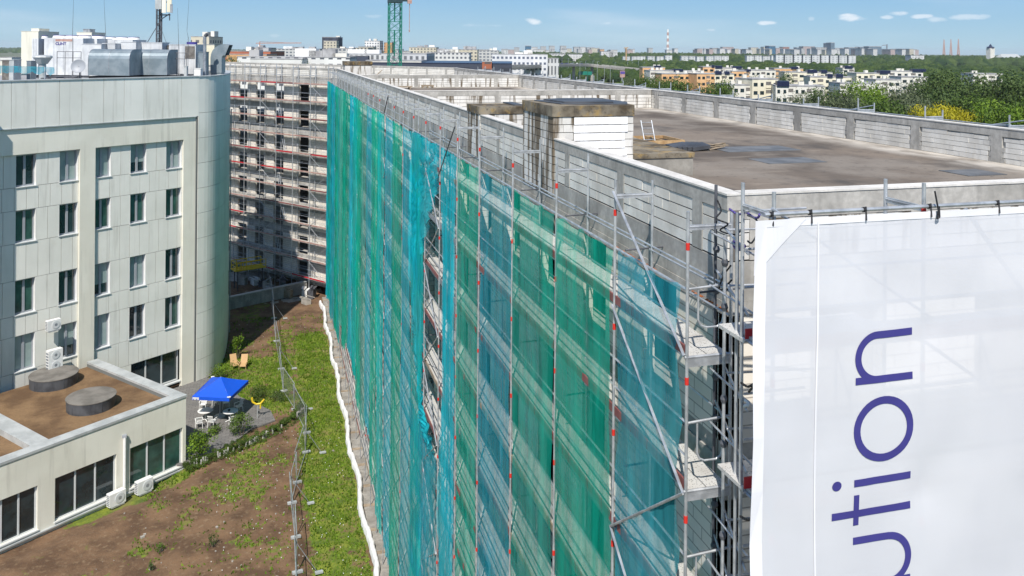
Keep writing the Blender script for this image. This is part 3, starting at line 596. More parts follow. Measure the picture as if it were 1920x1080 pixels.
# ================================================================ NETS
def net(y0, y1, z0, z1, mat, lab, n, seed, amp=.02, wl=.5, belly=.0, x=5.99, edges=None, nz=80, group='safety nets on the long facade', lowjag=.15, top_slope=0):
    rnd = random.Random(seed); ph = [rnd.uniform(0, 6.28) for _ in range(6)]; V = []; F = []
    for j in range(nz+1):
        v = j/nz
        for i in range(n+1):
            u = i/n; a, b = y0, y1
            if edges: a, b = edges(z1+(z0-z1)*v, y0, y1)
            ea = .09*fbm(seed*3.1, v*9)*(1-u)+.09*fbm(seed*5.3+9, v*8)*u
            sag = .10*(abs(sin(v*pi*((z1-z0)/2))))**1.0
            yy = a+(b-a)*u+ea+(sag*(1-2*u))*.35
            z = z1+(z0-z1)*v+(1-v)**30*(-.05-.09*abs(sin(u*pi*3+ph[5]))+.05*fbm(u*4, seed))+(v**40)*lowjag*fbm(u*5, seed+4)*2
            w = yy/wl*6.283+2.2*fbm(v*3+seed, u*1.5)+1.1*sin(v*5+ph[1])
            off = amp*(sin(w+ph[0])+.5*sin(2.3*w+ph[2]+v*3)+.3*fbm(u*12, v*10, seed))+belly*sin(pi*u)*(.5+.5*abs(sin(v*(z1-z0)/2*pi)))+.05*fbm(u*2, v*9, seed+.5)
            V.append((x-off, yy, z))
    for j in range(nz):
        for i in range(n): a_ = j*(n+1)+i; F.append((a_, a_+1, a_+n+2, a_+n+1))
    k = MB(); k.add(V, F); o = k.build('safety_net', MAT[mat], smooth=True); tag(o, lab, 'net', group); return o
yq = lambda i: 12.15+posts[i]
net(yq(0)+.05, yq(1)-.08, 3.0, 24.52, 'net_blue', 'blue net nearest the banner, sagging at the free corner of the scaffold', 26, 1, .012, .9, .05, edges=lambda z, a, b: (a+.10+.16*abs(sin((24.4-z)*1.57))+.1*sm(24-z, 0, 12), b))
net(yq(1)+.08, yq(2)-.08, 2.6, 24.5, 'net_green', 'dark green net, second from the banner, with a bunched top edge', 24, 2, .012, .9, .03)
net(yq(2)+.08, yq(3)-.08, 2.8, 24.5, 'net_green', 'green net, third from the banner, its top edge hanging in a scallop', 24, 3, .014, .8, .05)
net(yq(3)+.08, yq(4)-.08, 2.5, 24.5, 'net_blue', 'slate blue net, fourth from the banner, between two green ones', 24, 4, .012, .8, .03)
net(yq(4)+.08, yq(5)-.1, 2.0, 24.5, 'net_green', 'green net, fifth from the banner, left of the slate blue one', 24, 5, .016, .7, .03)
net(yq(5)+.1, yq(6)-.1, 1.5, 24.5, 'net_cyan', 'bright cyan net drawn aside next to the tear', 30, 6, .05, .45, .03, edges=lambda z, a, b: (a+.35*sm(z, 14, 20)*sm(25-z, 0, 4), b-.25-.35*sm(25-z, 1, 5)*sm(z, 12, 15)))
net(yq(6)+.1, yq(8)+.2, 12.6, 24.5, 'net_cyan', 'cyan net torn loose and hanging to a point beside the tear', 34, 7, .11, .55, .05, edges=lambda z, a, b: (a+3.4*sm(24.6-z, .3, 5.5)*sm(z, 11.8, 14.2), b-2.6*sm(18-z, 0, 5)))
net(yq(6)+.05, yq(8), 1.2, 12.9, 'net_blue', 'blue grey net covering the lower half below the torn one', 40, 8, .06, .5, .03, x=5.96)
cols = ['net_teal', 'net_cyan', 'net_green', 'net_cyan', 'net_teal', 'net_green', 'net_cyan', 'net_grey', 'net_green', 'net_teal', 'net_cyan', 'net_green', 'net_green', 'net_grey', 'net_teal', 'net_green', 'net_cyan', 'net_cyan', 'net_teal', 'net_cyan', 'net_teal']
NM = {'net_teal': 'teal', 'net_cyan': 'cyan', 'net_green': 'green', 'net_grey': 'faded green'}
for q in range(7, len(posts)-1):
    c = cols[(q-7) % len(cols)]; zb = .8+2.6*sm(q, 9, 14)*sm(23-q, 0, 4)+random.uniform(-.5, 1.2)
    lab = '%s net hanging in narrow folds, %s bay along the facade from the banner' % (NM[c], ORD[q])
    net(yq(q)+.02+.12*(q % 3), yq(q+1)-.03+.2*(q % 2), max(.3, zb), 24.45, c, lab, 34, 20+q, random.choice([.5, .8, 1.3])*(.02+.005*min(10, q-7)), random.choice([.45, .7, .95]), random.uniform(.03, .14), nz=80, x=5.97-.02*(q % 2))
# ================================================================ BANNER
YB = 9.25
def bdisp(x, z):
    d = .022*fbm(x*.55, z*.4, 2)+.006*fbm(x*1.2, z*2.2, 5)+.005*sin((z+.3*x)*6.5+fbm(x, z)*2)*sm(z, 22.5, 25.8)
    for (px_, pz_) in ((8.31, 24.4), (8.25, 22.3), (11.3, 23.5)): r = sqrt((x-px_)**2+(z-pz_)**2); a = atan2(z-pz_, x-px_); d += .06*math.exp(-r*3.0)
    return YB+d+.03*math.exp(-(x-X0)*5)*sin(z*2.1)
def drape(o, off):
    for v in o.data.vertices: v.co.y = bdisp(v.co.x, v.co.z)-off-(v.co.y if abs(v.co.y) < 1 else 0)*0
    return o
V = []; F = []; nx, nzz = 120, 110; X0, X1, Z0, Z1 = 5.70, 19.0, 6.0, 25.92
for j in range(nzz+1):
    v = j/nzz; z = Z1+(Z0-Z1)*v**1.15
    for i in range(nx+1):
        u = (i/nx)**1.3; x = X0+(X1-X0)*u
        hang = -.06*abs(sin(u*13.3/1.05*pi/2))*(1-v)**22 + .012*fbm(x*1.2, z*1.2)
        V.append((x+.02*sin(z*1.3)*(1-u), bdisp(x, z), z+hang))
for j in range(nzz):
    for i in range(nx): a = j*(nx+1)+i; F.append((a, a+nx+1, a+nx+2, a+1))
k = MB(); k.add(V, F); ban = k.build('banner', MAT['banner'], smooth=True); tag(ban, 'huge white mesh banner with vertical indigo lettering hung on the front scaffold', 'banner')
MAT['hem'] = mottled('banner_hem', (.73, .73, .77), (.79, .79, .82), 1, .7)
def strip(x0, x1, z0, z1, name, mat, y=YB-.03, parent=ban, seg=30):
    k = MB(); 
    for s in range(seg):
        a, b = z0+(z1-z0)*s/seg, z0+(z1-z0)*(s+1)/seg; xa, xb = .02*sin(a*1.3), .02*sin(b*1.3)
        k.add([(x0+xa*.8, y, a), (x1+xa*.8, y, a), (x1+xb*.8, y, b), (x0+xb*.8, y, b)], [(0, 1, 2, 3)])
    return drape(k.build(name, MAT[mat], parent), .013)
strip(5.69, 5.85, 6, 25.93, 'side_hem', 'hem'); strip(6.575, 6.60, 6, 25.88, 'seam', 'hem')
k = MB(); [k.add([(5.70+.72*i/14, 0, 25.92), (5.70+.72*(i+1)/14, 0, 25.92), (5.70+.72*(i+1)/14, 0, 25.92-.67*(1-(i+1)/14)), (5.70+.72*i/14, 0, 25.92-.67*(1-i/14))], [(0, 3, 2, 1)]) for i in range(14)]; drape(k.build('corner_patch', MAT['hem'], ban), .009)
stripz = MB(); [stripz.add([(5.7+i*.44, 0, 25.84), (5.7+(i+1)*.44, 0, 25.84), (5.7+(i+1)*.44, 0, 25.93), (5.7+i*.44, 0, 25.93)], [(0, 1, 2, 3)]) for i in range(30)]; drape(stripz.build('top_hem', MAT['hem'], ban), .007)
for i, x in enumerate((5.95, 6.5, 7.3, 8.3, 9.4, 10.4, 11.4)):
    k = MB(); k.tube((x, YB-.02, 25.86), (x+.02, YB+.02, 26.03), .012, 5); k.lathe((x, YB+.03, 25.99), [(.035, -.02), (.035, .02)], 8, Matrix.Rotation(pi/2, 3, 'Y')); k.build('cable_tie', MAT['black'], ban)
k = MB(); k.path([(8.33, YB-.04, 26.2), (8.38, YB-.05, 25.95), (8.36, YB-.05, 25.84), (8.40, YB-.05, 25.86), (8.40, YB-.04, 26.0)], .012); tag(k.build('tie_strap', MAT['black']), 'black strap hanging over the banner rail beside the short post', 'strap', 'straps at the scaffold corner')
YL = YB-.05
def letter(polys, holes=None):
    k = MB()
    for p in polys: k.add([(x, YL, z) for x, z in p]+[(x, YL+.012, z) for x, z in p], [tuple(range(len(p)))]+[(i, i+len(p), (i+1) % len(p)+len(p), (i+1) % len(p)) for i in range(len(p))])
    o = k.build('letter', MAT['blue_logo'], ban); return o
def band(f_out, f_in, a0, a1, n=40):
    k = MB(); P = []
    for i in range(n+1):
        a = a0+(a1-a0)*i/n; o_ = f_out(a); q = f_in(a); P += [(o_[0], YL, o_[1]), (q[0], YL, q[1])]
    return P, [(2*i, 2*i+1, 2*i+3, 2*i+2) for i in range(n)]
# glyph frame: text baseline direction runs up (+z); glyph up direction is -x.  g(u,v): u along the text, v up the letter
def G(u, v): return (8.03-v, u)
def glyph(parts):
    k = MB()
    for P, Fs in parts: k.add(P, Fs)
    return drape(k.build('letter', MAT['blue_logo'], ban), .008)
def rect(u0, u1, v0, v1):
    P = []; n = 14
    for i in range(n+1): a, b = G(u0, v0+(v1-v0)*i/n), G(u1, v0+(v1-v0)*i/n); P += [(a[0], YL, a[1]), (b[0], YL, b[1])]
    return P, [(2*i, 2*i+1, 2*i+3, 2*i+2) for i in range(n)]
def arc(cu, cv, ru, rv, t_, a0, a1):
    fo = lambda a: G(cu+ru*cos(a), cv+rv*sin(a)); fi = lambda a: G(cu+(ru-t_)*cos(a), cv+(rv-t_)*sin(a)); return band(fo, fi, a0, a1)
T = .092
glyph([rect(23.775, 23.775+T, 0, .87), arc(24.105, .545, .33, .335, T, 0, pi), rect(24.435-T, 24.435, 0, .55)])                        # n
glyph([arc(23.175, .435, .42, .455, .10, 0, 2*pi)])                                                                                  # o
glyph([rect(22.475, 22.475+T, 0, .87), arc(22.52, 1.125, .062, .068, .0615, 0, 2*pi)])                                                # i
glyph([rect(22.085, 22.085+T, 0, 1.19), rect(21.98, 22.37, .79, .87)])                                                             # t
glyph([rect(21.735, 21.735+T, .33, .87), arc(21.485, .33, .34, .34, T, pi, 2*pi), rect(21.145, 21.145+T, 0, .87)])                       # u

# ================================================================ THE PALE OFFICE BUILDING
AZC = radians(50.892); P0 = onz(365, 718, 0)
FB = frame(P0.x, P0.y, AZC)
# outward (toward the viewer) normal must be az+90: flip t
def FO(s, t, z):
    return Vector((P0.x+s*sin(AZC)+t*cos(AZC), P0.y+s*cos(AZC)-t*sin(AZC), z))
off = empty('office_building', (P0.x, P0.y, 0), 'pale stone-clad office building with a rounded corner and rows of grey framed windows', 'building')
DX = Vector((-cos(AZC), sin(AZC), 0)) # into the building
cur = [(P0.x+.15*sin(AZC), P0.y+.15*cos(AZC)), (-5.15, 76.45), (-4.6, 77.4), (-4.2, 78.7), (-3.98, 80.4), (-3.88, 82.6), (-3.86, 85.2), (-3.9, 87.6), (-3.98, 90.0), (-4.15, 92.2), (-4.6, 93.8), (-5.8, 94.8), (-8.5, 95.4)]
back = [(-14, 95.4), (-34, 90), (-52, 60)]
a = FO(-46, 0, 0)
TOPB = 25.6
core_top = [tuple(FO(-46, -.9, 0)[:2]), tuple(FO(-.2, -.9, 0)[:2]), tuple(FO(-.15, -.2, 0)[:2])]+[(x-.06, y) for x, y in cur[1:]]+back
k = MB(); k.prism(core_top, -3.9, 25.1); k.build('wall_core', MAT['joint'], off)
# front wall: openings are real recesses
WS = [(-26.3, -24.95), (-23.3, -21.95), (-20.1, -18.8), (-17.2, -15.85), (-14.18, -12.81), (-11.15, -9.80), (-8.56, -7.26), (-5.66, -4.33), (-2.59, -1.20)]
ROWS = [(18.08, 20.30), (14.15, 16.40), (9.10, 11.50), (5.10, 7.58)]
RC = -.30                                                       # depth of the recessed bays
pan = MB(); rend = MB(); jt = MB()
def panel(s0, s1, z0, z1, t0=RC): pan.fbox2(s0, s1, t0-.06, t0, z0, z1)
def _fbox2(self, s0, s1, t0, t1, z0, z1):
    P = [FO(u, t, z) for z in (z0, z1) for (u, t) in ((s0, t0), (s1, t0), (s1, t1), (s0, t1))]
    self.add(P, [tuple(reversed(f)) for f in self.BF])
MB.fbox2 = _fbox2
G2 = .014
zl = [20.37, 18.05, 16.43, 14.12, 11.53, 9.07, 7.61, 5.05, 3.10, 0.0]
for (ra, rb) in ((-46, -9.75), (-8.58, -1.14)):
    for r in range(len(zl)-1):
        z1, z0 = zl[r], zl[r+1]
        win = [w for w in WS if w[0] > ra-.5 and w[1] < rb+.5] if r in (0, 2, 4, 6) else []
        if r == 8: win = [(-5.47, -1.22)] if ra > -9 else []
        e = ra; segs = []
        for w in win: segs.append((e, w[0])); e = w[1]
        segs.append((e, rb))
        for a, b in segs:
            if b-a < .03: continue
            n = max(1, round((b-a)/(.83 if r not in (8,) else 1.1))); off_ = 0
            if r in (1, 3, 5, 7) and n > 2:
                cuts = [a]+[a+(b-a)*(i+.5)/n for i in range(n)]+[b]
            else: cuts = [a+(b-a)*i/n for i in range(n+1)]
            for c0, c1_ in zip(cuts[:-1], cuts[1:]): pan.fbox2(c0+G2, c1_-G2, RC-.06, RC+random.uniform(-.002, .002), z0+G2, z1-G2)
pan.build('stone_panels', MAT['cladding'], off)
rend.fbox2(-46, .0, -.45, -.10, 20.37, 22.24); rend.fbox2(-9.75, -8.58, -.45, -.10, 0, 20.369); rend.fbox2(-1.14, -.02, -.45, -.10, 0, 20.369); rend.build('rendered_frame', MAT['render'], off)
k = MB(); 
for i in range(28): k.fbox2(-46+i*1.65+G2, -46+(i+1)*1.65-G2, -.45, .0, 22.24, 25.52)
k.fbox2(.2-.0, .32, -.45, .0, 0, 0.01); k.build('upper_panels', MAT['cladding'], off)
k = MB(); k.fbox2(-.02, .10, -.4, -.02, 0, 22.24); k.build('corner_groove', MAT['joint'], off)
k = MB(); k.fbox2(-46, .2, -.5, .06, 25.521, 25.60); k.fbox2(-46, -.05, -.5, .05, 22.18, 22.239)
def ringband(pts, z0, z1, w_out, w_in, mb, gap=.0, closed=False):
    n = len(pts)
    N = []
    for i in range(n):
        a = Vector(pts[max(0, i-1)]); b = Vector(pts[min(n-1, i+1)]); d = (b-a).normalized(); N.append(Vector((d.y, -d.x)))
    for i in range(n-1):
        p, q = Vector(pts[i]), Vector(pts[i+1]); d = (q-p).normalized()*gap
        A = [p+d+N[i]*w_out, q-d+N[i+1]*w_out, q-d-N[i+1]*w_in, p+d-N[i]*w_in]
        mb.add([(v.x, v.y, z) for z in (z0, z1) for v in A], [tuple(reversed(f)) for f in mb.BF])
ringband(cur, 25.521, 25.60, .07, .5, k); k.build('roof_coping', MAT['coping'], off)
cv = MB(); zs = [25.52, 22.5, 20.4, 18.3, 16.2, 14.1, 12.0, 9.9, 7.8, 5.7, 3.6, 1.8, 0]
fine = []
for i in range(len(cur)-1):
    p0_, p1_, p2_, p3_ = [Vector(cur[max(0, min(len(cur)-1, i+q))]) for q in (-1, 0, 1, 2)]
    for f in range(3):
        t = f/3; fine.append(tuple(.5*((2*p1_)+(p2_-p0_)*t+(2*p0_-5*p1_+4*p2_-p3_)*t*t+(3*p1_-p0_-3*p2_+p3_)*t**3)))
fine.append(cur[-1])
for b_, a_ in zip(zs[:-1], zs[1:]):
    for i in range(0, len(fine)-1, 3): ringband(fine[i:i+4], a_+G2, b_-G2, .0, .05, cv, .0)
cvo = cv.build('curved_cladding', MAT['cladding'], off)
# slit windows on the curved side
def curpt(i): return Vector(fine[i])
for i, zz in ((20, 17.0), (20, 12.6), (20, 8.5), (20, 4.3), (24, 19.2), (24, 14.8), (24, 10.4), (24, 6.0), (27, 21.2), (27, 16.8), (27, 12.4), (27, 8.0)):
    p = curpt(i); d = (curpt(i+1)-p).normalized(); nrm = Vector((d.y, -d.x)); c = p+d*.3+nrm*.0; k = MB(); k.obox((c.x, c.y, zz+.9), (d.x*.28, d.y*.28, 0), (nrm.x*.03, nrm.y*.03, 0), (0, 0, 1.1)); k.build('slit_window', MAT['glass'], off)
k = MB(); k.tube((-3.78, 87.6, .2), (-3.78, 87.6, 22.0), .05); k.build('downpipe', MAT['zinc'], off)
# windows
kinds = ['dark', 'blind', 'blind', 'blindhalf', 'blind', 'dark', 'green', 'dark', 'dark']
GL = {'dark': 'glass', 'green': 'glass_green', 'blind': 'blind', 'blindhalf': 'blind'}
wk = {(4, 0): 'dark', (5, 0): 'blind', (6, 0): 'blind', (7, 0): 'half', (8, 0): 'blind', (4, 1): 'green', (5, 1): 'dark', (6, 1): 'green', (7, 1): 'dull', (8, 1): 'dull', (4, 2): 'green', (5, 2): 'dark', (6, 2): 'half', (7, 2): 'blind', (8, 2): 'dark', (4, 3): 'blind', (5, 3): 'half', (6, 3): 'blind', (7, 3): 'dark', (8, 3): 'dull'}
for ci, (a, b) in enumerate(WS):
    for ri, (z0, z1) in enumerate(ROWS):
        f = MB(); T0, T1 = RC-.34, RC-.26; w_ = .085
        f.fbox2(a, a+w_, T0, T1, z0, z1); f.fbox2(b-w_, b, T0, T1, z0, z1); f.fbox2(a+w_, b-w_, T0, T1, z0, z0+w_); f.fbox2(a+w_, b-w_, T0, T1, z1-w_, z1); f.fbox2((a+b)/2-.08, (a+b)/2+.08, T0, T1+.015, z0+w_, z1-w_)
        wo_ = f.build('window', MAT['frame_grey'], off)
        kd = wk.get((ci, ri), 'dark'); main = {'dark': 'glass', 'green': 'glass_green', 'blind': 'blind', 'dull': 'glass_green', 'half': 'blind'}[kd]
        for (u0, u1) in ((a+w_, (a+b)/2-.08), ((a+b)/2+.08, b-w_)):
            g = MB(); zz = z0+.8*(kd == 'half')
            g.fbox2(u0, u1, T0+.02, T0+.03, zz+w_*(kd != 'half'), z1-w_); g.build('pane', MAT[main], wo_)
            if kd == 'half': g = MB(); g.fbox2(u0, u1, T0+.018, T0+.026, z0+w_, zz-.002); g.build('pane', MAT['glass'], wo_)
        s_ = MB(); s_.fbox2(a-.05, b+.05, RC-.26, RC+.07, z0-.06, z0-.005); s_.build('sill', MAT['frame_white'], wo_)
        r_ = MB(); r_.fbox2(b-.0, b+.025, RC-.34, RC+.005, z0, z1); r_.fbox2(a-.025, a, RC-.34, RC+.005, z0, z1); r_.fbox2(a, b, RC-.34, RC-.061, z1, z1+.03); r_.build('reveal', MAT['white'], wo_)
# backing behind windows is the core; big ground floor window
f = MB(); a, b, z0, z1 = -5.47, -1.22, .55, 3.08; T0, T1 = RC-.34, RC-.24
for u in (a, -4.15, -2.75, b-.1): f.fbox2(u, u+.1, T0, T1, z0, z1)
f.fbox2(a, b, T0+.01, T1-.01, z0, z0+.1); f.fbox2(a, b, T0+.01, T1-.01, z1-.1, z1); w1 = f.build('window', MAT['frame_white'], off)
for u0, u1 in ((a+.1, -4.15), (-4.05, -2.75), (-2.65, b-.1)): g = MB(); g.fbox2(u0, u1, T0+.02, T0+.04, z0+.1, z1-.1); g.build('pane', MAT['glass'], w1)
g = MB(); g.fbox2(a, b+.06, RC-.2, RC+.1, z0-.1, z0-.01); g.build('sill', MAT['frame_white'], w1)
# projecting wing outside the picture on the left: it throws the slanting shade over the first bay
k = MB(); k.fbox2(-46, -17.6, .061, 1.62, 4.7, 25.5); k.build('projecting_bay', MAT['render'], off)

# ---------------------------------------------------------------- roof equipment of the office building
RZ = 25.12
def curved_duct(px0, px1, d, lab):
    a = at(px0, 142, d); b = at(px1, 142, d); w_ = (b-a).length; u = (b-a).normalized(); u.z = 0; u.normalize(); n = Vector((u.y, -u.x, 0))
    k = MB(); prof = [(1.15, 0), (1.15, 1.35)]+[(1.15-.9*(1-cos(t*pi/10)), 1.35+.75*sin(t*pi/10)) for t in range(1, 6)]+[(-1.1, 2.1), (-1.1, 0)]
    P = []; base = Vector((a.x, a.y, RZ+.55))-n*1.3
    for s in (0, w_): P += [base+u*s+n*q[0]+Vector((0, 0, q[1])) for q in prof]
    m_ = len(prof); Fs = [(i, i+m_, (i+1) % m_+m_, (i+1) % m_) for i in range(m_)]+[tuple(range(m_)), tuple(range(2*m_-1, m_-1, -1))]
    k.add(P, Fs); e = empty('air_duct', (a.x, a.y, RZ), lab, 'air duct', 'sheet metal ducts on the office roof'); k.build('sheet_hood', MAT['zinc'], e)
    r = MB()
    for s in (.02, w_/2, w_-.02): 
        for q0, q1 in zip(prof[:-2], prof[1:-1]): r.tube(base+u*s+n*(q0[0]+.01)+Vector((0, 0, q0[1])), base+u*s+n*(q1[0]+.01)+Vector((0, 0, q1[1])), .02, 4)
    r.build('seam_rib', MAT['steel_dull'], e)
    c = MB(); c.obox(base+u*w_/2+Vector((0, 0, -.3)), u*w_/2, n*1.0, (0, 0, .24)); c.build('base_frame', MAT['black'], e)
curved_duct(163, 241, 68, 'left of the two big grey sheet metal ducts with rounded tops at the roof edge')
curved_duct(243, 312, 70.2, 'right of the two big grey sheet metal ducts with rounded tops at the roof edge')
def chiller(px0, px1, ytop, d, depth, nf, lab, text=False):
    a = at(px0, ytop, d); b = at(px1, ytop, d); u = (b-a); u.z = 0; w_ = u.length; u.normalize(); n = Vector((u.y, -u.x, 0)); zt = a.z
    e = empty('chiller', (a.x, a.y, RZ), lab, 'chiller', 'white chillers on the office roof'); c = a+u*w_/2-n*depth/2; k = MB(); k.obox((c.x, c.y, (zt+RZ+.3)/2), u*w_/2, n*depth/2, (0, 0, (zt-RZ-.3)/2)); k.build('casing', MAT['plant'], e)
    for i in range(nf):
        q = a+u*w_*(i+.5)/nf-n*depth/2; r = min(.62, w_/nf*.45); f = MB(); f.lathe((q.x, q.y, zt), [(r*1.15, 0), (r, .22)], 20); f.build('fan_cowl', MAT['white'], e); f = MB(); f.lathe((q.x, q.y, zt+.222), [(r*.98, 0), (r*.98, .06)], 20); f.build('fan_grille', MAT['blue_logo'], e)
    for i in range(1, 4): f = MB(); q = a+u*w_*i/4+n*.006; f.obox((q.x, q.y, (zt+RZ+.5)/2), u*.012, n*.004, (0, 0, (zt-RZ-.6)/2)); f.build('panel_seam', MAT['steel_dull'], e)
    f = MB(); f.obox((c.x, c.y, RZ+.15), u*w_*.48, n*depth*.45, (0, 0, .149)); f.build('skid', MAT['steel_dark'], e)
    return e, a, u, n
def text_mesh(txt, size, pos, u, mat, name, parent, up=Vector((0, 0, 1)), bold=.0):
    cu = bpy.data.curves.new(name, 'FONT'); cu.body = txt; cu.size = size; cu.extrude = .004; cu.offset = bold; cu.resolution_u = 2
    o = bpy.data.objects.new(name, cu); COL.objects.link(o); bpy.context.view_layer.update()
    me = bpy.data.meshes.new_from_object(o.evaluated_get(bpy.context.evaluated_depsgraph_get())); bpy.data.objects.remove(o); me.materials.clear(); me.materials.append(MAT[mat])
    n = u.cross(up).normalized(); R = Matrix((u.to_3d(), up, n)).transposed().to_4x4(); me.transform(Matrix.Translation(pos) @ R)
    ob = bpy.data.objects.new(name, me); COL.objects.link(ob); ob.parent = parent; ob.matrix_parent_inverse = Matrix.Translation(-parent.location); return ob
e, a, u, n = chiller(60, 72, 72, 76, 3.2, 1, 'narrow white chiller standing farthest left on the office roof')
e, a, u, n = chiller(83, 156, 71, 76, 3.0, 3, 'long white chiller with three blue topped fans and dark lettering')
text_mesh('CLINT', .34, a+u*1.0+n*.012+Vector((0, 0, -.62)), u, 'blue_logo', 'lettering', e, bold=.012); f = MB(); q = a+u*1.75+n*.008+Vector((0, 0, -.2)); f.obox(q, u*.75, n*.003, (0, 0, .1)); f.build('sticker', MAT['toe_pink'], e)
e, a, u, n = chiller(157, 182, 72, 78, 3.0, 1, 'short white chiller behind the left duct'); f = MB(); q = a+u*.45+n*.008+Vector((0, 0, -.3)); f.obox(q, u*.4, n*.003, (0, 0, .14)); f.build('sticker', MAT['toe_pink'], e)
chiller(181, 249, 74, 80, 3.0, 3, 'white chiller with three fans behind the grey ducts')
def rbox(px0, px1, y0, y1, d, depth, name, mat, lab, cat, group=None, zb=None, base_mat=None):
    a = at(px0, y0, d); b = at(px1, y0, d); u = b-a; u.z = 0; w_ = u.length; u.normalize(); n = Vector((u.y, -u.x, 0)); z1 = a.z; z0 = at(px0, y1, d).z if zb is None else zb
    e = empty(name, (a.x, a.y, z0), lab, cat, group); c = a+u*w_/2-n*depth/2
    k = MB(); k.obox((c.x, c.y, (z0+z1)/2), u*w_/2, n*depth/2, (0, 0, (z1-z0)/2)); k.build('casing', MAT[mat], e)
    k = MB(); k.obox((c.x, c.y, z1+.025), u*(w_/2+.03), n*(depth/2+.03), (0, 0, .024)); k.build('lid', MAT[base_mat or mat], e); return e, a, u, n, w_, z0, z1
rbox(40, 72, 59, 130, 88, 4, 'roof_house', 'render', 'tall cream roof house left of the chillers', 'roof house', zb=RZ)
rbox(59, 73, 54, 59, 89, 2, 'roof_vent', 'render', 'small vent block on top of the tall cream roof house', 'vent')
rbox(144, 172, 61, 100, 90, 3, 'roof_house', 'render', 'low cream roof house seen above the chillers', 'roof house', zb=RZ); rbox(156, 168, 55, 61, 91, 1.2, 'louvre_vent', 'steel_dull', 'grey louvred vent on the low cream roof house', 'vent')
for i, (p0, p1, y0) in enumerate(((153, 190, 83), (192, 216, 82), (217, 255, 79), (256, 304, 80))): rbox(p0, p1, y0, 95, 72+i, 1.6, 'air_handling_unit', 'plant', ['white air unit', 'small white air unit', 'taller white air unit', 'long white air unit'][i]+' behind the '+['left end of the left duct', 'middle of the left duct', 'gap between the two ducts', 'right duct'][i], 'air unit', 'white units behind the ducts', zb=RZ)
e, a, u, n, w_, z0, z1 = rbox(317, 367, 84, 128, 75, 2.2, 'rooftop_unit', 'plant', 'white rooftop unit with a dark coil grille right of the ducts', 'rooftop unit', zb=RZ+.4)
k = MB(); q = a+u*w_*.79+n*.01; k.obox((q.x, q.y, z1-.65), u*w_*.18, n*.02, (0, 0, .55)); k.build('coil_grille', MAT['mortar'], e); k = MB(); q = a+u*w_*.7-n*1; k.lathe((q.x, q.y, z1+.05), [(.45, 0), (.45, .22)], 16); k.build('fan', MAT['blue_logo'], e)
for f_ in (.22, .4, .6): k = MB(); q = a+u*w_*f_+n*.012; k.obox((q.x, q.y, (z0+z1)/2), u*.012, n*.005, (0, 0, (z1-z0)*.46)); k.build('door_seam', MAT['steel_dull'], e)
rbox(304, 318, 86, 112, 76, 1, 'coil_unit', 'mortar', 'brown grey coil unit between the right duct and the white rooftop unit', 'coil', zb=RZ)
rbox(50, 58, 115, 125, 68, .8, 'grey_cabinet', 'zinc', 'small grey cabinet at the foot of the tall cream roof house', 'cabinet', zb=RZ+.2)
rbox(4, 17, 114, 150, 66, 1, 'coil_unit', 'mortar', 'dark grille unit at the left edge of the picture', 'coil', zb=RZ); rbox(17, 26, 113, 150, 66, 1, 'pale_cabinet', 'coping', 'pale cabinet beside the dark grille unit at the left edge', 'cabinet', zb=RZ)
# dish
c = at(147, 124, 65.5); e = empty('satellite_dish', (c.x, c.y, RZ), 'round grey satellite dish at the roof edge beside the left duct', 'satellite dish')
nrm = Vector((-.15, -.97, .25)).normalized(); R = nrm.to_track_quat('Z', 'Y').to_matrix(); k = MB(); k.lathe(c, [(.01, -.10), (.2, -.09), (.38, -.04), (.5, .02), (.545, .05), (.53, .03), (.37, -.06), (.01, -.125)], 28, R); k.build('reflector', MAT['frame_grey'], e, smooth=True)
k = MB(); k.tube(c-nrm*.1, c-nrm*.3+Vector((0, 0, -.3)), .04); k.tube(c-nrm*.3+Vector((0, 0, -.3)), (c.x-nrm.x*.3, c.y-nrm.y*.3, RZ), .05); k.build('mount', MAT['steel_dark'], e)
# mushroom vent
c = at(80, 112, 64); e = empty('mushroom_vent', (c.x, c.y, RZ), 'white funnel shaped roof vent in front of the chillers', 'vent'); k = MB(); k.lathe(c+Vector((0, 0, -.32)), [(.34, 0), (.62, .42), (.70, .5), (.66, .62), (.2, .68)], 12); k.build('cowl', MAT['coping'], e); k = MB(); k.tube((c.x, c.y, RZ), (c.x, c.y, c.z-.3), .24, 12); k.build('stem', MAT['coping'], e)
# elbow duct
b0 = at(397, 135, 76.5); e = empty('elbow_duct', (b0.x, b0.y, RZ), 'grey elbow duct with an open round mouth on the rounded corner of the roof', 'air duct', 'sheet metal ducts on the office roof')
u = (at(425, 135, 76.5)-b0); u.z = 0; u.normalize(); n = Vector((u.y, -u.x, 0)); k = MB(); h = 1.3
def ringsq(c, ax, hw, hd): return [c+ax*hw+n*hd, c-ax*hw+n*hd, c-ax*hw-n*hd, c+ax*hw-n*hd]
cen = b0+u*.55; R_ = .62; secs = [ringsq(Vector((cen.x, cen.y, RZ+.6)), u, .5, .5)]
zc = at(400, 108, 76.5).z; pivot = Vector((cen.x, cen.y, zc))+u*.72
for i in range(8):
    a = pi-i*pi*.62/7; c = pivot+u*cos(a)*.72+Vector((0, 0, sin(a)*.72)); ax = (u*cos(a)+Vector((0, 0, sin(a)))); secs.append(ringsq(c, -ax, .5, .5))
P = [v for s in secs for v in s]; Fs = [(4*i+j, 4*i+(j+1) % 4, 4*i+4+(j+1) % 4, 4*i+4+j) for i in range(len(secs)-1) for j in range(4)]; k.add(P, Fs); k.build('sheet_elbow', MAT['zinc'], e)
k = MB(); k.obox((cen.x, cen.y, RZ+.3), u*.45, n*.45, (0, 0, .299)); k.build('base', MAT['zinc'], e)
